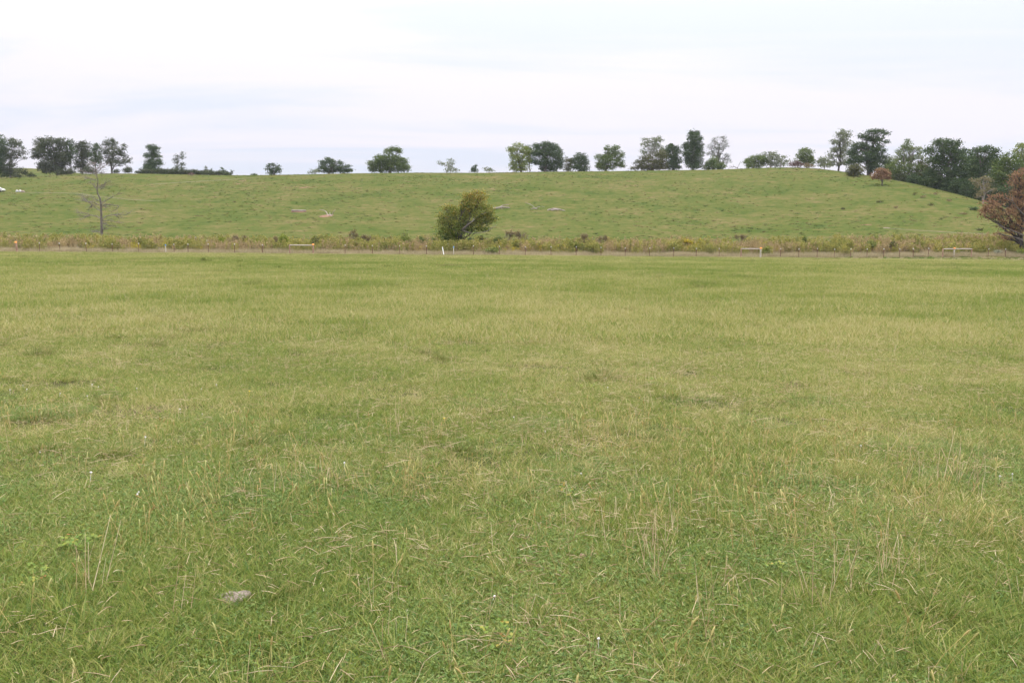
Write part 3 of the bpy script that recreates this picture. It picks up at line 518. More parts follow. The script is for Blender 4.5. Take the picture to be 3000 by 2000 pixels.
# ------------------------------------------------------------------ things lying on the hill
def lying(name, label, cat, base, segs, mat, extra=None):
    g = hit(*base); root = thing(name, label, cat, g); mb = MB()
    for pts, r0, r1 in segs:
        Q = [P(u, v, g.y+dy) for u, v, dy in pts]
        tube(mb, Q, [r0+(r1-r0)*i/(len(Q)-1) for i in range(len(Q))], 7)
    mb.build('trunk', mat, root, True)
    return root, g
lying('fallen_log', 'pale straight fallen log lying across the slope left of the uprooted branch', 'log', (876, 621), [([(854.5, 617, 0), (865, 617.3, 0), (880, 617.2, 0), (896.5, 617.2, 0)], .21, .17)], M_deadwood)
strip('bare_earth', [(852, 621), (862, 621), (880, 621.5), (897, 620)], 2.2, M_redearth, 'reddish worn soil in front of the pale straight log', lift=.05)
r_, g_ = lying('fallen_branch', 'pale forked dead branches standing up out of red soil', 'fallen branch', (968, 632),
      [([(960, 629, 0), (956, 621, 0), (950, 617, .2), (945, 615.5, .3), (937, 614.5, .4)], .10, .05), ([(972, 631, 0), (975, 623, 0), (979, 618, .2), (983, 615, .3)], .08, .04),
       ([(970, 633, -.3), (966, 626, -.2), (967, 622, 0)], .10, .04), ([(956, 633, -.3), (966, 630, -.2), (972, 632, -.2)], .14, .14)], M_deadwood)
strip('bare_earth', [(935, 636), (948, 635), (958, 632), (966, 629)], 3.0, M_redearth, 'dark red soil under the forked dead branches', lift=.10)
lying('fallen_tree', 'long reddish fallen trunk with a raised grey limb, just right of the leaning tree', 'log', (1470, 613),
      [([(1445, 611, 0), (1455, 609.5, 0), (1470, 607, 0), (1493, 608.5, 0)], .24, .12), ([(1464, 606.5, 0), (1473, 602, .2), (1480, 600.5, .3), (1490, 600.3, .4)], .12, .06), ([(1467, 607, -.2), (1470, 611, -.5), (1472, 614, -.6)], .09, .05)], M_deadwood)
lying('fallen_branch', 'thin arching pale dead branch between two fallen trunks on the slope', 'fallen branch', (1566, 614),
      [([(1539, 594, .3), (1550, 597.5, .2), (1558, 601, 0), (1566, 609, 0), (1569, 613, 0)], .045, .08), ([(1566, 612, 0), (1574, 607.5, 0), (1583, 604.5, .2)], .10, .06), ([(1586, 604, .2), (1596, 607.5, .3)], .05, .03), ([(1556, 612, -.2), (1565, 610.5, -.2), (1574, 613, -.2)], .10, .08)], M_deadwood)
lying('fallen_tree', 'grey humped fallen trunk at the right of the hillside debris', 'log', (1630, 617),
      [([(1604, 615.5, 0), (1613, 613, 0), (1622, 611, 0), (1633, 612, 0), (1648, 616, 0), (1656, 618, 0)], .13, .14), ([(1614, 616, -.3), (1628, 613.5, -.2), (1636, 615.5, -.2)], .18, .16)], M_deadwood)
lying('fallen_log', 'pale log half hidden behind the weeds left of the white flowered bush', 'log', (575, 697.5), [([(555, 696.5, 0), (568, 696.5, 0), (585, 696, 0)], .12, .10)], M_deadwood)
strip('white_scrap', [(2588, 668.5), (2598, 669), (2608, 669.5)], .7, M_rock, 'pale sheet lying flat at the left end of the right slope track', kind=None, lift=.12)
bpy.data.objects['white_scrap']['category'] = 'sheet'
for (X, Yv, sx, sz, mat, lab) in ((50, 560.5, .42, .30, M_rockw, 'leftmost and whitest of three rocks on the left slope'), (59, 560.5, .40, .30, M_rockw, 'middle white rock of three on the left slope'), (67, 561.5, .55, .22, M_rock, 'greyish low rock at the right of three on the left slope')):
    g = hit(X, Yv+1.5); mb = MB(); blob(mb, g+Vector((0, 0, sz*.4)), (sx, sx*.8, sz*1.3), int(X)); o = mb.build('boulder', mat, smooth=True); tag(o, lab, 'rock', 'rocks on the left slope')

# small shrubs on the right slope
for (u, v, w, h, lab, m) in ((2852, 616, 13, 9, 'darkest low shrub on the right slope, left of the rusty oak', L_dark), (2728, 603, 7, 7, 'small grey green shrub midway down the right slope', L_oak),
                          (2578, 594, 14, 7, 'wide low shrub below the umbrella shaped rusty tree', L_mid), (2470, 614, 4, 5, 'tiny dark tussock left of the wide low shrub', L_mid), (2625, 610, 9, 4, 'flat brownish shrub right of the wide low shrub', L_brown),
                          (2680, 572, 5, 6, 'thin dark weed high on the right slope', L_mid), (2705, 580, 6, 7, 'thin brown weed high on the right slope', L_brown), (2740, 570, 5, 5, 'brownish weed close under the right woodland edge', L_brown),
                          (2783, 590, 6, 6, 'tan weed below the grey brush pile', L_brown), (2870, 675, 5, 4, 'small dark weed just above the right slope track', L_dark), (2820, 628, 6, 4, 'pale brown weed left below the darkest shrub', L_brown)):
    tree('shrub', lab, (0, 0, 1), (u, v), [(u-w*.4, v-h*.45, w*.55, h*.5), (u+w*.3, v-h*.55, w*.6, h*.6)], (m if u == 2852 else L_olive if m is not L_brown else m), on_slope=True, lai=2.0 if u == 2852 else .9, leaf=.16, clump=.5, trunk=.04, cat='shrub', group='shrubs on the right slope')
bp_ = thing('brush_pile', 'grey brush pile at the foot of the right woodland edge', 'brush pile', hit(2788, 562)); mb = MB(); g = bp_.location
for k in range(70):
    a = g+Vector((random.uniform(-1.7, 1.7), random.uniform(-.8, .8), random.uniform(0, .5))); b = a+Vector((random.gauss(0, .9), random.gauss(0, .4), random.uniform(-.2, .5)))
    limb(mb, a, b, .05, .02, 2, .05, 4)
mb.build('branches', M_palebark, bp_)

# car cut by the left edge
def car():
    g = hit(-6, 562.5); root = thing('parked_car', 'white car cut by the left edge of the picture on the left slope', 'car', g)
    def prof(mb, pts, y0, y1, sc=1):
        n = len(pts); V = [(g.x+x, g.y+y0, g.z+z) for x, z in pts]+[(g.x+x, g.y+y1, g.z+z) for x, z in pts]
        mb.add(V, [(i, (i+1) % n, n+(i+1) % n, n+i) for i in range(n)]); o = mb.f[-1][1]
        mb.f.append((np.array([list(range(n))]), o)); mb.f.append((np.array([list(range(2*n-1, n-1, -1))]), o))
    mb = MB(); prof(mb, [(-2.6, .3), (1.55, .3), (1.68, .5), (1.62, .78), (1.35, .92), (.75, 1.0), (.1, 1.40), (-1.5, 1.44), (-2.4, 1.05), (-2.65, .9)], -.85, .85); mb.build('body', M_ptop, root)
    mb = MB(); prof(mb, [(.62, 1.02), (.06, 1.34), (-.6, 1.36), (-.6, 1.02)], -.86, -.855); prof(mb, [(-.68, 1.02), (-.68, 1.36), (-1.45, 1.36), (-2.1, 1.05)], -.86, -.855); mb.build('window', plain('dark_glass', (.03, .04, .06), (.04, .05, .07), 2, .15), root)
    for x in (-1.8, .95):
        for y in (-.8, .8):
            mb = MB(); tube(mb, [g+Vector((x, y-.1, .32)), g+Vector((x, y+.1, .32))], [.32, .32], 16); mb.build('wheel', plain('tyre', (.02, .02, .02), (.03, .03, .03)), root)
car()

# ------------------------------------------------------------------ fence
FB = [(-200, 105), (1400, 105), (3200, 117)]
def fence_pt(u):
    Y = float(np.interp(u, [f[0] for f in FB], [f[1] for f in FB])); a = ae(u, 745)[0]
    return Vector((a*Y, Y, Hs(a*Y, Y)))
TP = [-30, 117, 176, 254, 330, 407, 511, 551, 611, 688, 769, 1011, 1091, 1171, 1250, 1387, 1464, 1539, 1614, 1688, 1761, 1832, 1903, 1973, 2040, 2107, 2287, 2340, 2394, 2444, 2492, 2540, 2589, 2635, 2676, 2719, 2895, 2946, 3003]
fence = thing('wire_fence', 'long barbed wire fence of rusty white tipped steel posts between pasture and weeds', 'fence', fence_pt(1500))
for i, u in enumerate(TP):
    b = fence_pt(u); h = 1.22+random.uniform(-.05, .05); lean = Vector((random.gauss(0, .025), random.gauss(0, .02), 0)); mb = MB()
    for (sx, sy, ox, oy) in ((.075, .012, 0, 0), (.012, .05, 0, -.031)):
        V = []
        for zz_, k in ((-.2, 0), (h-.14, 1)):
            for a, c in ((-1, -1), (1, -1), (1, 1), (-1, 1)): V.append((b.x+ox+a*sx/2+lean.x*k, b.y+oy+c*sy/2+lean.y*k, b.z+zz_))
        mb.add(V, [(0, 1, 5, 4), (1, 2, 6, 5), (2, 3, 7, 6), (3, 0, 4, 7), (4, 5, 6, 7)])
    p = mb.build('post', M_rust, fence)
    mb = MB(); box(mb, b+lean+Vector((0, 0, h-.07)), (.085, .06, .15)); mb.build('post_tip', M_ptop, p)
for hz in (.25, .5, .75, 1.0):
    mb = MB(); tube(mb, [fence_pt(u)+Vector((0, -.04, hz+.02*math.sin(u*.07))) for u in range(-60, 3080, 30)], [.0035]*105, 4); mb.build('wire', M_wire, fence)
FG = 'wooden corner braces of the fence'
def wood_post(u, h, r, mat, root, cap=None, lean=0):
    b = fence_pt(u); mb = MB(); tube(mb, [b+Vector((0, 0, -.2)), b+Vector((lean*.5, 0, h*.5)), b+Vector((lean, 0, h))], [r*1.05, r, r*.97], 10)
    p = mb.build('post', mat, root, True)
    if cap:
        mb = MB(); c = b+Vector((lean, -r*.3, h+.05)); tube(mb, [c+Vector((0, 0, -.09)), c+Vector((0, 0, .05)), c+Vector((0, 0, .10))], [r*1.1, r*1.15, r*.6], 8)
        box(mb, c, (.34, .05, .05)); q = mb.build('insulator', cap, p, True)
    return b
r1 = thing('fence_post', 'single stout wooden post with an orange insulator near the left edge', 'post', fence_pt(49)); wood_post(51, 1.22, .125, M_wood, r1, M_orange, -.1)
def brace(us, label, mats, capi, rh=1.13):
    root = thing('fence_brace', label, 'fence brace', fence_pt(us[0]), FG)
    B = [wood_post(u, 1.2, .085 if i != capi else .11, m, root, M_orange if i == capi else None) for i, (u, m) in enumerate(zip(us, mats))]
    for a, b in zip(B[:-1], B[1:]):
        mb = MB(); tube(mb, [a+Vector((.04, -.03, rh)), (a+b)/2+Vector((0, -.03, rh+.005)), b+Vector((-.04, -.03, rh))], [.075, .075, .07], 8); mb.build('rail', M_rail, root, True)
brace((849, 918), 'two post wooden brace with a pale top rail, left of the middle of the fence', (M_wood, M_wood), 1)
brace((2171, 2228), 'two post brace with brown left post, grey right post and white rail', (M_wood, M_greywood), 1)
brace((2762, 2795, 2846), 'three post brace with two pale rails near the right edge', (M_wood, M_greywood, M_wood), 1)
for u, lab in ((486, 'pale marker post with a blue top at the left part of the fence'), (1329, 'pale marker post with a blue top below the leaning tree')):
    b = fence_pt(u); root = thing('marker_post', lab, 'post', b); mb = MB(); tube(mb, [b+Vector((0, 0, -.1)), b+Vector((0, 0, .95))], [.05, .05], 8); mb.build('post', M_greywood, root, True)
    mb = MB(); tube(mb, [b+Vector((0, 0, .95)), b+Vector((0, 0, 1.15))], [.075, .075], 8); mb.build('cap', M_blue, root, True)
b = fence_pt(1300); mb = MB(); tube(mb, [b+Vector((.06, -.3, -.1)), b+Vector((-.14, -.3, 1.05))], [.05, .05], 8); o = mb.build('white_pipe', M_ptop, smooth=True); tag(o, 'thin white leaning pipe marker in front of the fence', 'post')

# ------------------------------------------------------------------ grass, weeds and everything sown over the ground
def blades(mb, n, rad, h0, h1, w, lean=.35, curl=.5, spread=None, seg=3, rlo=0, rhi=1, centre=False, flat=0):
    if centre: r = np.abs(RNG.normal(0, rad*.45, n))
    else: r = rad*np.sqrt(RNG.random(n))
    th = RNG.random(n)*2*math.pi; bx = r*np.cos(th); by = r*np.sin(th)
    az = (th+RNG.normal(0, .7, n)) if centre else RNG.random(n)*2*math.pi
    h = RNG.uniform(h0, h1, n)*(RNG.uniform(.7, 1.1, n)); ln = np.abs(RNG.normal(lean, lean*.5, n)) + flat; cu = RNG.uniform(.1, 1, n)*curl
    dx, dy = np.cos(az), np.sin(az); fa = RNG.random(n)*math.pi*2; wx, wy = np.cos(fa), np.sin(fa)
    w = w*RNG.uniform(.6, 1.3, n); V = []; 
    for k in range(seg+1):
        t = k/seg; ho = h*(ln*t+cu*t*t); z = h*t*np.maximum(.30, (1-.35*ln*ln-.4*cu*t))
        ww = w*(1-t**2*.93)/2
        for sg in (-1, 1): V.append(np.stack([bx+dx*ho+sg*wx*ww, by+dy*ho+sg*wy*ww, z], 1))
    V = np.stack(V, 1); m = 2*(seg+1)
    F = np.concatenate([np.arange(n)[:, None]*m+np.array([[2*k, 2*k+1, 2*k+3, 2*k+2]]) for k in range(seg)])
    mb.add(V.reshape(-1, 3), F, np.repeat(RNG.uniform(rlo, rhi, n), m))
def leaves_flat(mb, n, rad, z0, z1, s):
    r = rad*np.sqrt(RNG.random(n)); th = RNG.random(n)*6.283; c = np.stack([r*np.cos(th), r*np.sin(th), RNG.uniform(z0, z1, n)], 1); rn = RNG.random(n)
    a0 = RNG.random(n)*6.283
    for k in range(3):
        a = a0+k*2.094; d = np.stack([np.cos(a), np.sin(a), RNG.normal(.1, .3, n)], 1); q = np.stack([-np.sin(a), np.cos(a), RNG.normal(0, .25, n)], 1)
        V = np.stack([c, c+d*s*.6+q*s*.42, c+d*s, c+d*s*.6-q*s*.42], 1).reshape(-1, 3); mb.add(V, np.arange(4*n).reshape(-1, 4), np.repeat(rn, 4))
LIB = {}
def lib(kind, mb, mat, extra=None):
    me = mb.mesh(kind, mat)
    if extra:
        for m in extra[0]: me.materials.append(m)
        me.polygons.foreach_set('material_index', extra[1].astype(np.int32))
    LIB.setdefault(kind, []).append(bpy.data.objects.new(kind, me))
for i in range(6):
    mb = MB(); blades(mb, 700, .38, .025, .070, .0038, .55, .8); lib('turf', mb, M_grass)
for i in range(5):
    mb = MB(); leaves_flat(mb, 520, .34, .01, .04, .0085); blades(mb, 260, .34, .03, .07, .004, .5, .7); lib('clover', mb, M_clover)
for i in range(7):
    mb = MB(); blades(mb, 70, .15, .05, .13, .0038, .5, .9, centre=True, seg=4, rlo=0, rhi=.85); blades(mb, 50, .18, .04, .11, .0032, .8, .9, centre=True, rlo=.6, rhi=1.1); lib('tuft', mb, M_grass)
for i in range(4):
    mb = MB(); blades(mb, 80, .16, .05, .13, .0030, .7, 1.0, centre=True, seg=4, rlo=.7, rhi=1.15); lib('drytuft', mb, M_grass)
for i in range(12):       # dry stalks, some bent over
    mb = MB()
    for j in range(random.choice((1, 1, 2, 3))):
        h = random.uniform(.10, .26); a = random.random()*6.3; bx, by = random.gauss(0, .03), random.gauss(0, .03); ln = abs(random.gauss(.12, .15))
        pts = [(bx, by, 0), (bx+math.cos(a)*ln*h*.5, by+math.sin(a)*ln*h*.5, h*.5)]
        if random.random() < .13: pts += [(bx+math.cos(a)*h*.45, by+math.sin(a)*h*.45, h*.62), (bx+math.cos(a)*h*.8, by+math.sin(a)*h*.8, h*.5)]
        else: pts += [(bx+math.cos(a)*ln*h*1.1, by+math.sin(a)*ln*h*1.1, h)]
        tube(mb, pts, [.0016]+[.0012]*(len(pts)-2)+[.0007], 3, random.random())
    lib('stalk', mb, M_straw)
for i in range(5):        # lying straws
    mb = MB()
    for j in range(12):
        a = random.random()*6.3; l = random.uniform(.008, .045)*(1.6 if j == 0 else 1); c = Vector((random.gauss(0, .14), random.gauss(0, .14), random.uniform(.025, .06))); d = Vector((math.cos(a), math.sin(a), random.gauss(0, .12)))*l
        tube(mb, [c-d, c+Vector((0, 0, .003)), c+d], [.0012, .0014, .0008], 3, random.random())
    lib('litter', mb, M_straw)
for i in range(6):        # foxtails: green stem and a yellowish head
    mb = MB(); nf = 0
    for j in range(random.choice((1, 2, 3))):
        h = random.uniform(.10, .21); a = random.random()*6.3; bx, by = random.gauss(0, .04), random.gauss(0, .04); ln = abs(random.gauss(.25, .15)); p = [Vector((bx+math.cos(a)*ln*h*t*t, by+math.sin(a)*ln*h*t*t, h*t)) for t in (0, .5, 1)]
        tube(mb, p, [.0013, .0011, .001], 3, .3); d = (p[2]-p[1]).normalized(); q = p[2]
        tube(mb, [q, q+d*.008, q+d*.026, q+d*.042+Vector((0, 0, -.003))], [.001, .0040, .0038, .0010], 5, random.random())
    lib('foxtail', mb, M_head)
for i in range(4):
    mb = MB(); c = Vector((random.gauss(0, .02), random.gauss(0, .02), random.uniform(.05, .08))); blob(mb, c, (.0065, .0065, .0055), i, .3, 8, 5)
    tube(mb, [(c.x, c.y, 0), c], [.0008, .0008], 3); lib('cloverflower', mb, M_white)
for i in range(2):
    mb = MB(); c = Vector((0, 0, .07+.03*i)); blob(mb, c, (.009, .009, .005), i, .4, 9, 5); tube(mb, [(0, 0, 0), c], [.001, .001], 3); lib('yellowflower', mb, M_yellow)
for i in range(5):
    mb = MB(); blades(mb, 620, .75, .05, .12, .008, .5, .7, seg=2); blades(mb, 130, .75, .08, .18, .006, .3, .5, seg=2, rlo=.5, rhi=1.1); lib('midturf', mb, M_grass)
for i in range(4):
    mb = MB(); blades(mb, 800, 1.6, .07, .13, .020, .4, .6, seg=1); blades(mb, 160, 1.6, .10, .20, .013, .25, .4, seg=1, rlo=.5, rhi=1.1); lib('farturf', mb, M_grass)
M_tuss = foliage('tussock_grass', [(0, (.050, .078, .022)), (.35, (.085, .118, .030)), (.62, (.155, .145, .052)), (1, (.26, .19, .10))], .3, patch=.5)
for i in range(4):
    mb = MB(); blades(mb, 80, .62, .06, .15, .05, .6, .6, seg=2, centre=True, rlo=.0 if i < 2 else .55, rhi=.4 if i < 2 else 1); lib('tussock', mb, M_tuss)
for i in range(0):
    mb = MB(); blades(mb, 420, 1.8, .05, .12, .05, .5, .5, seg=1); lib('hillturf', mb, M_tuss)
M_hum = foliage('hummock_grass', [(0, (.090, .140, .028)), (.5, (.155, .200, .040)), (.8, (.24, .225, .07)), (1, (.36, .28, .12))], .3, patch=.6)
for i in range(5):
    mb = MB(); blades(mb, 260, .26, .06, .15, .005, .6, .9, seg=3, centre=True, rhi=1.1); lib('hummock', mb, M_hum)
# weeds behind the fence
M_tan = foliage('tan_meadow_grass', [(0, (.26, .235, .11)), (.5, (.43, .36, .205)), (1, (.58, .475, .32))], .25, patch=.25)
M_w1 = foliage('green_weed', [(0, (.13, .155, .035)), (.45, (.28, .285, .065)), (1, (.50, .41, .13))], .3, patch=.5, pscale=.22)
M_w2 = foliage('brown_weed', [(0, (.17, .135, .065)), (.5, (.36, .28, .13)), (1, (.56, .41, .21))], .25, patch=.3, pscale=.3)
M_gold = foliage('goldenrod', [(0, (.16, .19, .03)), (.5, (.42, .36, .04)), (1, (.62, .45, .04))], .25)
def weed(mb, n, h0, h1, w, leaf, per, topw=.18, rad=.5, taper=.6):
    for j in range(n):
        bx, by = random.gauss(0, rad), random.gauss(0, rad); h = random.uniform(h0, h1); lx, ly = random.gauss(0, .08)*h, random.gauss(0, .08)*h
        tube(mb, [(bx, by, 0), (bx+lx*.5, by+ly*.5, h*.5), (bx+lx, by+ly, h)], [w, w*.8, w*.4], 3, .1)
        t = RNG.random(per)**.7; r = topw*(1-taper*t)*1.1
        c = np.stack([bx+lx*t+RNG.normal(0, 1, per)*r, by+ly*t+RNG.normal(0, 1, per)*r, h*t+RNG.normal(0, .04, per)], 1); cards(mb, c, leaf, RNG.random(per)*.6+random.random()*.4)
for i in range(4):
    mb = MB(); blades(mb, 420, .95, .35, .80, .012, .25, .45, seg=2); lib('tangrass', mb, M_tan)
for i in range(5):
    mb = MB(); weed(mb, 8, .8, 1.65, .008, .11, 110); lib('weedgreen', mb, M_w1)
for i in range(5):
    mb = MB(); weed(mb, 8, .8, 1.8, .010, .09, 80, .15); lib('weedbrown', mb, M_w2)
for i in range(3):
    mb = MB(); weed(mb, 8, .8, 1.4, .008, .10, 80, .12, taper=-.4); lib('weedgold', mb, M_gold)
M_wb = foliage('white_blossom', [(0, (.16, .19, .08)), (.45, (.30, .31, .18)), (.8, (.55, .55, .47)), (1, (.65, .65, .60))], .2)

def sow(name, label, batches, collname):
    """one object: points that carry instances of the small clump meshes"""
    col = bpy.data.collections.new(collname); order = []
    kinds = sorted({b[0] for b in batches}); start = {}; n = 0
    for k in kinds:
        start[k] = n
        for o in LIB[k]: o.name = '%s_%04d' % (collname, n); col.objects.link(o); n += 1
    Pn, Ix, Rt, Sc = [], [], [], []
    for k, x, y, smin, smax, tilt in batches:
        m = len(x); z = H(x, y)+np.where(y < 60, .012, .0); Pn.append(np.stack([x, y, z], 1)); Ix.append(start[k]+RNG.integers(0, len(LIB[k]), m))
        Rt.append(np.stack([RNG.normal(0, tilt, m), RNG.normal(0, tilt, m), RNG.random(m)*6.283], 1)); Sc.append(RNG.uniform(smin, smax, m))
    Pn = np.concatenate(Pn); me = bpy.data.meshes.new(name); me.vertices.add(len(Pn)); me.vertices.foreach_set('co', Pn.ravel())
    a = me.attributes.new('pick', 'INT', 'POINT'); a.data.foreach_set('value', np.concatenate(Ix).astype(np.int32))
    a = me.attributes.new('turn', 'FLOAT_VECTOR', 'POINT'); a.data.foreach_set('vector', np.concatenate(Rt).ravel())
    a = me.attributes.new('size', 'FLOAT', 'POINT'); a.data.foreach_set('value', np.concatenate(Sc))
    me.update(); o = bpy.data.objects.new(name, me); COL.objects.link(o)
    ng = bpy.data.node_groups.new(name+'_scatter', 'GeometryNodeTree')
    ng.interface.new_socket('Geometry', in_out='INPUT', socket_type='NodeSocketGeometry'); ng.interface.new_socket('Geometry', in_out='OUTPUT', socket_type='NodeSocketGeometry')
    gi = ng.nodes.new('NodeGroupInput'); go = ng.nodes.new('NodeGroupOutput'); iop = ng.nodes.new('GeometryNodeInstanceOnPoints'); ci = ng.nodes.new('GeometryNodeCollectionInfo')
    ci.inputs['Collection'].default_value = col; ci.inputs['Separate Children'].default_value = True; ci.inputs['Reset Children'].default_value = True
    ng.links.new(gi.outputs[0], iop.inputs['Points']); ng.links.new(ci.outputs[0], iop.inputs['Instance']); iop.inputs['Pick Instance'].default_value = True
    def na(nm, ty):
        q = ng.nodes.new('GeometryNodeInputNamedAttribute'); q.data_type = ty; q.inputs[0].default_value = nm; return q.outputs[0]
    ng.links.new(na('pick', 'INT'), iop.inputs['Instance Index']); ng.links.new(na('size', 'FLOAT'), iop.inputs['Scale'])
    e2r = ng.nodes.new('FunctionNodeEulerToRotation'); ng.links.new(na('turn', 'FLOAT_VECTOR'), e2r.inputs[0]); ng.links.new(e2r.outputs[0], iop.inputs['Rotation'])
    ng.links.new(iop.outputs[0], go.inputs[0]); md = o.modifiers.new('scatter', 'NODES'); md.node_group = ng
    return tag(o, label, None, None, 'stuff')
def fan(per_m2, y0, y1, side=.70, pad=1.2):
    area = side*(y1**2-y0**2)+2*pad*(y1-y0); n = int(per_m2*area); y = np.sqrt(RNG.random(int(n))*(y1**2-y0**2)+y0**2)
    return RNG.uniform(-1, 1, n)*(side*y+pad), y
def keep(xy, p):
    x, y = xy; k = RNG.random(len(x)) < p(x, y); return x[k], y[k]
def S(v, lo, hi): v = np.clip((v-lo)/(hi-lo), 0, 1); return v*v*(3-2*v)
def tall(x, y):    # where the sward stands taller and drier
    return .6*vnoise(x, y, 2.2, 21)+.4*vnoise(x, y, .8, 22)
def lush(x, y): return .6*vnoise(x, y, 1.7, 31)+.4*vnoise(x, y, .6, 32)
B = []
B.append(('turf', *keep(fan(15, 1.6, 16), lambda x, y: 1-.25*S(lush(x, y), .45, .65)), .75, 1.3, .02))
B.append(('turf', *fan(22, 1.5, 5.0), .75, 1.2, .02))
B.append(('tuft', *keep(fan(17, 1.6, 18), lambda x, y: .15+.6*S(tall(x, y), .48, .68)), .45, 1.1, .2))
B.append(('drytuft', *keep(fan(15, 1.6, 18), lambda x, y: .12+.5*S(vnoise(x, y, 1.4, 41), .45, .7)), .6, 1.1, .15))
# the hand placed taller tufts of the foreground
hx, hy = [], []
for (u, v, n, r) in ((120, 1790, 10, .25), (320, 1800, 14, .3), (560, 1850, 12, .25), (30, 1730, 8, .25), (500, 1880, 10, .3), (1500, 1880, 14, .3), (1450, 1960, 12, .25), (1780, 1560, 9, .25), (2200, 1450, 9, .35),
                     (720, 1330, 12, .5), (930, 1420, 9, .3), (2440, 1760, 9, .25), (2850, 1850, 12, .35), (2600, 1600, 9, .35), (1650, 1640, 5, .2), (1080, 1640, 4, .15), (2300, 1560, 8, .3), (1250, 1370, 8, .4), (2900, 1950, 10, .3), (20, 1950, 8, .3)):
    q = hit(u, v, 1.5, 60)
    for k in range(max(3, n*2//3)): hx.append(q.x+random.gauss(0, r)); hy.append(q.y+random.gauss(0, r*.7))
B.append(('tuft', np.array(hx), np.array(hy), .6, 1.15, .15))
B.append(('midturf', *keep(fan(4.5, 13.5, 46), lambda x, y: 1+0*x), .8, 1.3, .04))
B.append(('drytuft', *keep(fan(2.2, 16, 46), lambda x, y: .15+.6*S(vnoise(x, y, 2.6, 43), .45, .7)), 1.0, 1.6, .12))
B.append(('tuft', *keep(fan(2.2, 18, 50), lambda x, y: .05+.7*S(tall(x*.5, y*.5), .55, .7)), .9, 1.4, .12))
def spots(x, y): return .5*vnoise(x, y, 3.5, 81)+.5*vnoise(x, y, 1.1, 82)
B.append(('hummock', *keep(fan(2.6, 3.5, 30), lambda x, y: .9*S(spots(x, y), .56, .78)), .5, 1.15, .1))
B.append(('hummock', *keep(fan(.55, 28, 103, .70, 4), lambda x, y: .9*S(spots(x*.5, y*.5), .54, .74)), .9, 2.0, .05))
B.append(('farturf', *fan(.62, 44, 109, .70, 6), .8, 1.25, .02))
sow('pasture_grass', 'short mixed pasture grass covering the whole foreground field', B, 'bladeset')
B = [('clover', *keep(fan(15, 1.6, 15), lambda x, y: (.22+.6*S(lush(x, y), .40, .66))*(1-S(y, 3.5, 9.5))), .8, 1.2, .02)]
sow('clover', 'low clover mat spreading between the grass tufts in the foreground', B, 'cloverset')
B = [('stalk', *keep(fan(14, 1.7, 22), lambda x, y: .25+.75*S(tall(x, y), .4, .7)), .6, 1.15, .10), ('litter', *keep(fan(24, 1.7, 18), lambda x, y: .4+.6*S(tall(x, y), .4, .7)), .7, 1.3, .1),
     ('stalk', *fan(3.5, 20, 45), .9, 1.4, .10)]
# a dense dry patch and lone stalk bunches seen in the photo
sx, sy = [], []
for (u, v, n, r) in ((1830, 1600, 15, .13), (290, 1740, 6, .03), (2080, 1770, 5, .08), (2450, 1760, 6, .12), (2600, 1700, 6, .06), (2800, 1420, 14, .15), (950, 1420, 10, .15), (1930, 1700, 5, .06)):
    q = hit(u, v, 1.5, 60)
    for k in range(n): sx.append(q.x+random.gauss(0, r)); sy.append(q.y+random.gauss(0, r))
B.append(('stalk', np.array(sx), np.array(sy), .9, 1.5, .18))
sow('dry_grass_stalks', 'thin dry straw stalks standing and lying in the foreground turf', B, 'stalkset')
B = [('foxtail', *keep(fan(32, 1.7, 7.5), lambda x, y: .15+.85*S(vnoise(x, y, .9, 51), .5, .72)), .7, 1.15, .2)]
sow('foxtail_grass', 'yellowish foxtail seed heads scattered through the nearest grass', B, 'foxset')
B = [('cloverflower', *keep(fan(1.9, 1.7, 9), lambda x, y: S(lush(x, y), .45, .6)), .7, 1.2, .2), ('yellowflower', *keep(fan(.07, 2, 9), lambda x, y: 1+0*x), .7, 1.1, .1)]
sow('clover_flowers', 'tiny white clover blossoms dotted over the nearest turf', B, 'flowerset')
M_broad = foliage('broad_leaves', [(0, (.11, .19, .035)), (.45, (.20, .26, .05)), (.8, (.33, .30, .06)), (1, (.32, .14, .06))], .25)
for i in range(5):
    mb = MB(); leaves_flat(mb, 7+3*i, .05+.01*i, .03, .09, .017); mb.r[-1][:] = 1; mb.r[-1][:] = .3+.6*random.random(); lib('broadleaf', mb, M_broad)
sow('broadleaf_weeds', 'small yellow green and rusty broad leaved weeds among the near grass', [('broadleaf', *keep(fan(2.4, 1.8, 16), lambda x, y: S(vnoise(x, y, 1.2, 91), .45, .8)), .6, 1.4, .15)], 'broadset')
# the far hill
def hillpts(per, y0=112, y1=312):
    x, y = fan(per, y0, y1, .72, 4); a = x/y; k = y < ridge_depth(a)+4; return x[k], y[k]
def hillpatch(x, y): return .5*vnoise(x, y, 6, 61)+.5*vnoise(x, y, 2.2, 62)
B = [('tussock', *keep(hillpts(.26), lambda x, y: .25+.75*S(vnoise(x, y, 16, 61), .3, .8)), .30, 1.35, .05)]
sow('hill_grass', 'rough grass and darker tussocks mottling the far hillside', B, 'hillset')
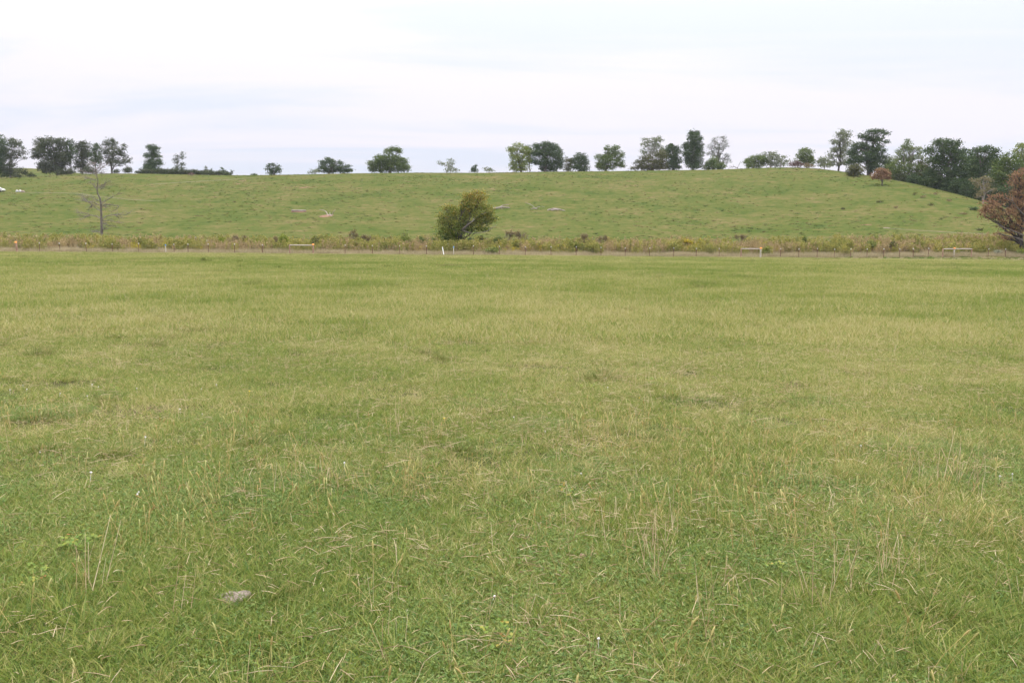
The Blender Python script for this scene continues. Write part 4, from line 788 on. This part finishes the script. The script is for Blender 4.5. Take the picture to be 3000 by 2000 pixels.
# weed belt
def belt(n, d0, d1, u0=-80, u1=3120):
    u = RNG.uniform(u0, u1, n); Yf = np.interp(u, [f[0] for f in FB], [f[1] for f in FB]); a = np.array([ae(q, 745)[0] for q in u]); y = Yf+RNG.uniform(d0, d1, n); return a*y, y
B = [('tangrass', *belt(900, .4, 5.5), .65, 1.15, .05), ('tangrass', *belt(620, 4, 21), .8, 1.5, .05)]
def m1(x, y): return vnoise(x, y, 5, 71)
B += [('weedgreen', *keep(belt(1900, 2.2, 20), lambda x, y: (.25+.75*S(m1(x, y), .35, .6))*np.where(y < 109.5, .35, 1)), .4, 1.25, .06), ('weedbrown', *keep(belt(2300, 4, 21), lambda x, y: .2+.8*S(1-m1(x, y), .35, .6)), .55, 1.15, .06),
      ('weedgold', *keep(belt(600, 4.6, 16), lambda x, y: .10+.9*S(vnoise(x, y, 7, 72), .5, .7)*S(x, -15, 10)), .6, 1.1, .06), ('tangrass', *belt(700, -5, .8), .12, .36, .05)]
sow('weeds', 'belt of tall green, brown and golden weeds with tan grass behind the fence', B, 'weedset')

# individual bushes that stand out of the weed belt
WG = 'bushes standing out of the weed belt'
def wbush(X, top, bot, w, label, mat, Y=115, z=Z2, lai=2.4, leaf=.15, n=5, thin=1.0, rs=1.0):
    h = (bot-top)/2; cy = (top+bot)/2
    if mat is L_olive: lai *= .65
    if mat in (L_mid, L_dark) and 'leaning' not in label: mat = L_weed
    if mat is L_brown: n = 9; lai *= .5; leaf = .10
    n = 8 if mat is not L_brown else n; lobes = []
    for _ in range(n):
        q = random.uniform(-1, 1); tp_ = (bot-top)*(.45+.55*random.random())*(1-.35*q*q); lobes.append((X+q*w*.75, bot-tp_*.55, w*random.uniform(.2, .34), tp_*.45))
    lobes.append((X, cy+.25*h, w*.6, h*.7)); lai *= .8
    if mat is L_brown: lobes = [(X+random.uniform(-1, 1)*w, bot-(bot-top)*random.uniform(.35, .8)*(1-.0*k), w*.15, h*random.uniform(.28, .5)) for k in range(n+2)]
    tree('bush', label, z, (X, bot), lobes, mat, Y=Y, lai=lai, leaf=leaf, clump=.38, trunk=.035, stems=4, cat='bush', group=WG, thin=thin, rs=rs)
wbush(720, 1175, 1300, 85, 'broad yellow green bush right of the white flowered one', L_bright, 116)
wbush(865, 1160, 1290, 35, 'tall brown weed clump right of the broad yellow green bush', L_brown, 115, lai=1.6)
wbush(960, 1180, 1270, 20, 'thin dark brown weed beside the brown clump', L_brown, 115, lai=1.3)
wbush(1100, 1215, 1305, 85, 'low yellow green bush left of the two post brace', L_bright, 114)
wbush(1350, 1165, 1280, 70, 'bright green bush behind the left end of the two post brace', L_bright, 116)
wbush(1260, 1170, 1280, 25, 'narrow brown weed between the two yellow green bushes', L_brown, 115, lai=1.4)
wbush(590, 1200, 1300, 45, 'white flowered bush with a ragged top in the left weeds', M_wb, 115, lai=1.8)
wbush(1700, 1180, 1280, 55, 'dull brown green bush right of the two post brace', L_olive, 116, lai=1.7)
wbush(490, 1180, 1260, 45, 'small fresh green bush low in the left weeds', L_mid, 116, Z1, rs=1.5)
wbush(860, 1235, 1330, 38, 'deep green narrow weed near the left posts', L_mid, 111, Z1, rs=1.5)
wbush(480, 1095, 1230, 36, 'spindly brown sapling standing above the weeds left of middle', L_brown, 120, Z3, lai=1.0)
wbush(620, 1150, 1270, 42, 'ragged brown bush right of the spindly sapling', L_brown, 118, Z3, lai=1.4)
wbush(850, 1165, 1280, 60, 'dull olive bush between ragged brown bush and bright one', L_olive, 118, Z3, lai=1.8)
wbush(1010, 1130, 1285, 75, 'light green rounded bush left of the leaning tree', L_yel, 117, Z3, lai=2.0)
wbush(1200, 1175, 1280, 70, 'mid green bush close left of the leaning tree', L_mid, 118, Z3, rs=1.5)
wbush(1310, 1165, 1280, 50, 'dark green bush touching the leaning tree at its left', L_mid, 118, Z3)
wbush(1690, 1180, 1290, 75, 'dark green bush under the right side of the leaning tree', L_dark, 115, Z3, rs=1.6)
wbush(205, 1165, 1280, 45, 'brownish bush right of the dark green one under the leaning tree', L_olive, 116, Z4, lai=1.8)
wbush(395, 1160, 1260, 55, 'green bush right of the leaning tree', L_mid, 118, Z4, rs=1.5)
wbush(520, 1110, 1230, 42, 'dark brown topped bush above the weeds right of the leaning tree', L_brown, 121, Z4, lai=1.3)
wbush(630, 1110, 1230, 60, 'spreading brown topped bush beside the dark brown one', L_brown, 122, Z4, lai=1.3)
wbush(330, 1275, 1360, 62, 'yellow green bush growing through the fence right of the leaning tree', L_yel, 106.5, Z4, lai=1.7)
wbush(1210, 1230, 1310, 85, 'deep green low weed patch near the middle of the fence', L_mid, 112, Z4, rs=1.5)
wbush(1490, 1160, 1260, 50, 'brown bush with dark stems right of middle', L_brown, 120, Z4, lai=1.4)
wbush(1290, 1150, 1230, 28, 'thin dark brown weed left of the brown bush right of middle', L_brown, 120, Z4, lai=1.2)
wbush(760, 1190, 1280, 60, 'goldenrod clump glowing yellow left of the white railed brace', M_gold, 119, Z5, lai=1.8)
wbush(900, 1210, 1290, 50, 'second smaller goldenrod clump nearer the white railed brace', M_gold, 118, Z5, lai=1.8)
wbush(1580, 1270, 1400, 60, 'bright green bush just right of the white railed brace', L_bright, 113, Z5)
wbush(1310, 1160, 1230, 50, 'low reddish brown bush above the white railed brace', L_brown, 124, Z5, lai=1.5)
wbush(366, 1195, 1260, 20, 'tiny dark green weed sticking up right of the white railed brace', L_mid, 122, Z6)
wbush(1030, 1230, 1310, 60, 'dark green bush right part of the weeds before the three post brace', L_mid, 118, Z6, rs=1.4)
wbush(1240, 1235, 1320, 60, 'dark brown green bush left of the three post brace', L_olive, 118, Z6)
wbush(330, 1240, 1310, 70, 'dark brown green bush behind the left part of the three post brace', L_olive, 122, Z7)
wbush(700, 1300, 1400, 100, 'light green bush behind the rails of the three post brace', L_yel, 118.5, Z7, lai=2.0)
wbush(1330, 1310, 1380, 50, 'yellow green bush at the foot of the rusty oak', L_bright, 117, Z7)
wbush(1300, 1255, 1300, 22, 'small white flowered bush beside the rusty oak trunk', M_wb, 122, Z7)
wbush(1100, 1335, 1375, 32, 'low white flowered bush between the three post brace and the rusty oak', M_wb, 118, Z7)
wbush(1330, 1255, 1310, 34, 'white flowered bush left of the white leaning pipe', M_wb, 112, Z3)
wbush(1448, 1258, 1310, 32, 'white flowered bush right of the white leaning pipe', M_wb, 112, Z3)
wbush(30, 1230, 1290, 40, 'pale white flowered bush at the left edge of the weeds', M_wb, 114, Z1)
wbush(1100, 1275, 1310, 24, 'small white flowered weed low by the left posts', M_wb, 111, Z2)
# small green weeds growing in the mown pasture in front of the fence
for (u, v, w, h, lab) in ((596, 767, 7, 12, 'taller of two small green weeds in the pasture before the left fence'), (612, 768, 8, 5, 'flatter of two small green weeds in the pasture before the left fence'), (702, 770, 6, 6, 'lone small green weed in the pasture left of the two post brace'),
                       (816, 787, 9, 5, 'dark low weed in the pasture below the two post brace'), (1132, 785, 9, 5, 'round low weed in the pasture left of the white pipe'), (1046, 777, 8, 3, 'flat faint weed left of the round low one'), (704, 783, 6, 3, 'flat weed nearest below the lone small green weed'), (2803, 790, 6, 4, 'small low weed in the pasture before the three post brace')):
    tree('weed_plant', lab, (0, 0, 1), (u, v), [(u-w*.4, v-h*.4, w*.5, h*.45), (u+w*.4, v-h*.5, w*.5, h*.5), (u, v-h*.5, w*.5, h*.5)], L_weed, on_slope=True, lai=1.4, leaf=.09, clump=.2, trunk=.012, cat='weed', group='green weeds dotted in the pasture', rs=1.4)

# stones in the foreground
def stone(u, v, s, mat, lab, seed, cat='rock', rot=0, dz=.3):
    g = hit(u, v, 1.5, 20); mb = MB(); blob(mb, (0, 0, 0), s, seed, .35, 22, 12); o = mb.build('stone', mat, smooth=True)
    o.location = g+Vector((0, 0, s[2]*dz)); o.rotation_euler = (random.uniform(-.15, .15), random.uniform(-.15, .15), rot); tag(o, lab, cat)
stone(682, 1764, (.080, .060, .020), M_rock, 'flat pale stone half buried in the foreground grass, larger of the two', 3, dz=1.15)
stone(1706, 1648, (.019, .016, .012), M_rockb, 'small tan pebble on the foreground clover', 5, rot=.4, dz=3.2)

# ------------------------------------------------------------------ faint summer haze
mb = MB(); box(mb, (0, 1000, 150), (3600, 2400, 320)); m, t, out = newmat('haze_air'); pv = t.nodes.new('ShaderNodeVolumePrincipled')
pv.inputs['Color'].default_value = (.86, .91, 1.0, 1); pv.inputs['Density'].default_value = 0.00011; pv.inputs['Anisotropy'].default_value = 0.0
t.links.new(pv.outputs[0], out.inputs[1]); tag(mb.build('haze', m), None, None, None, 'stuff')
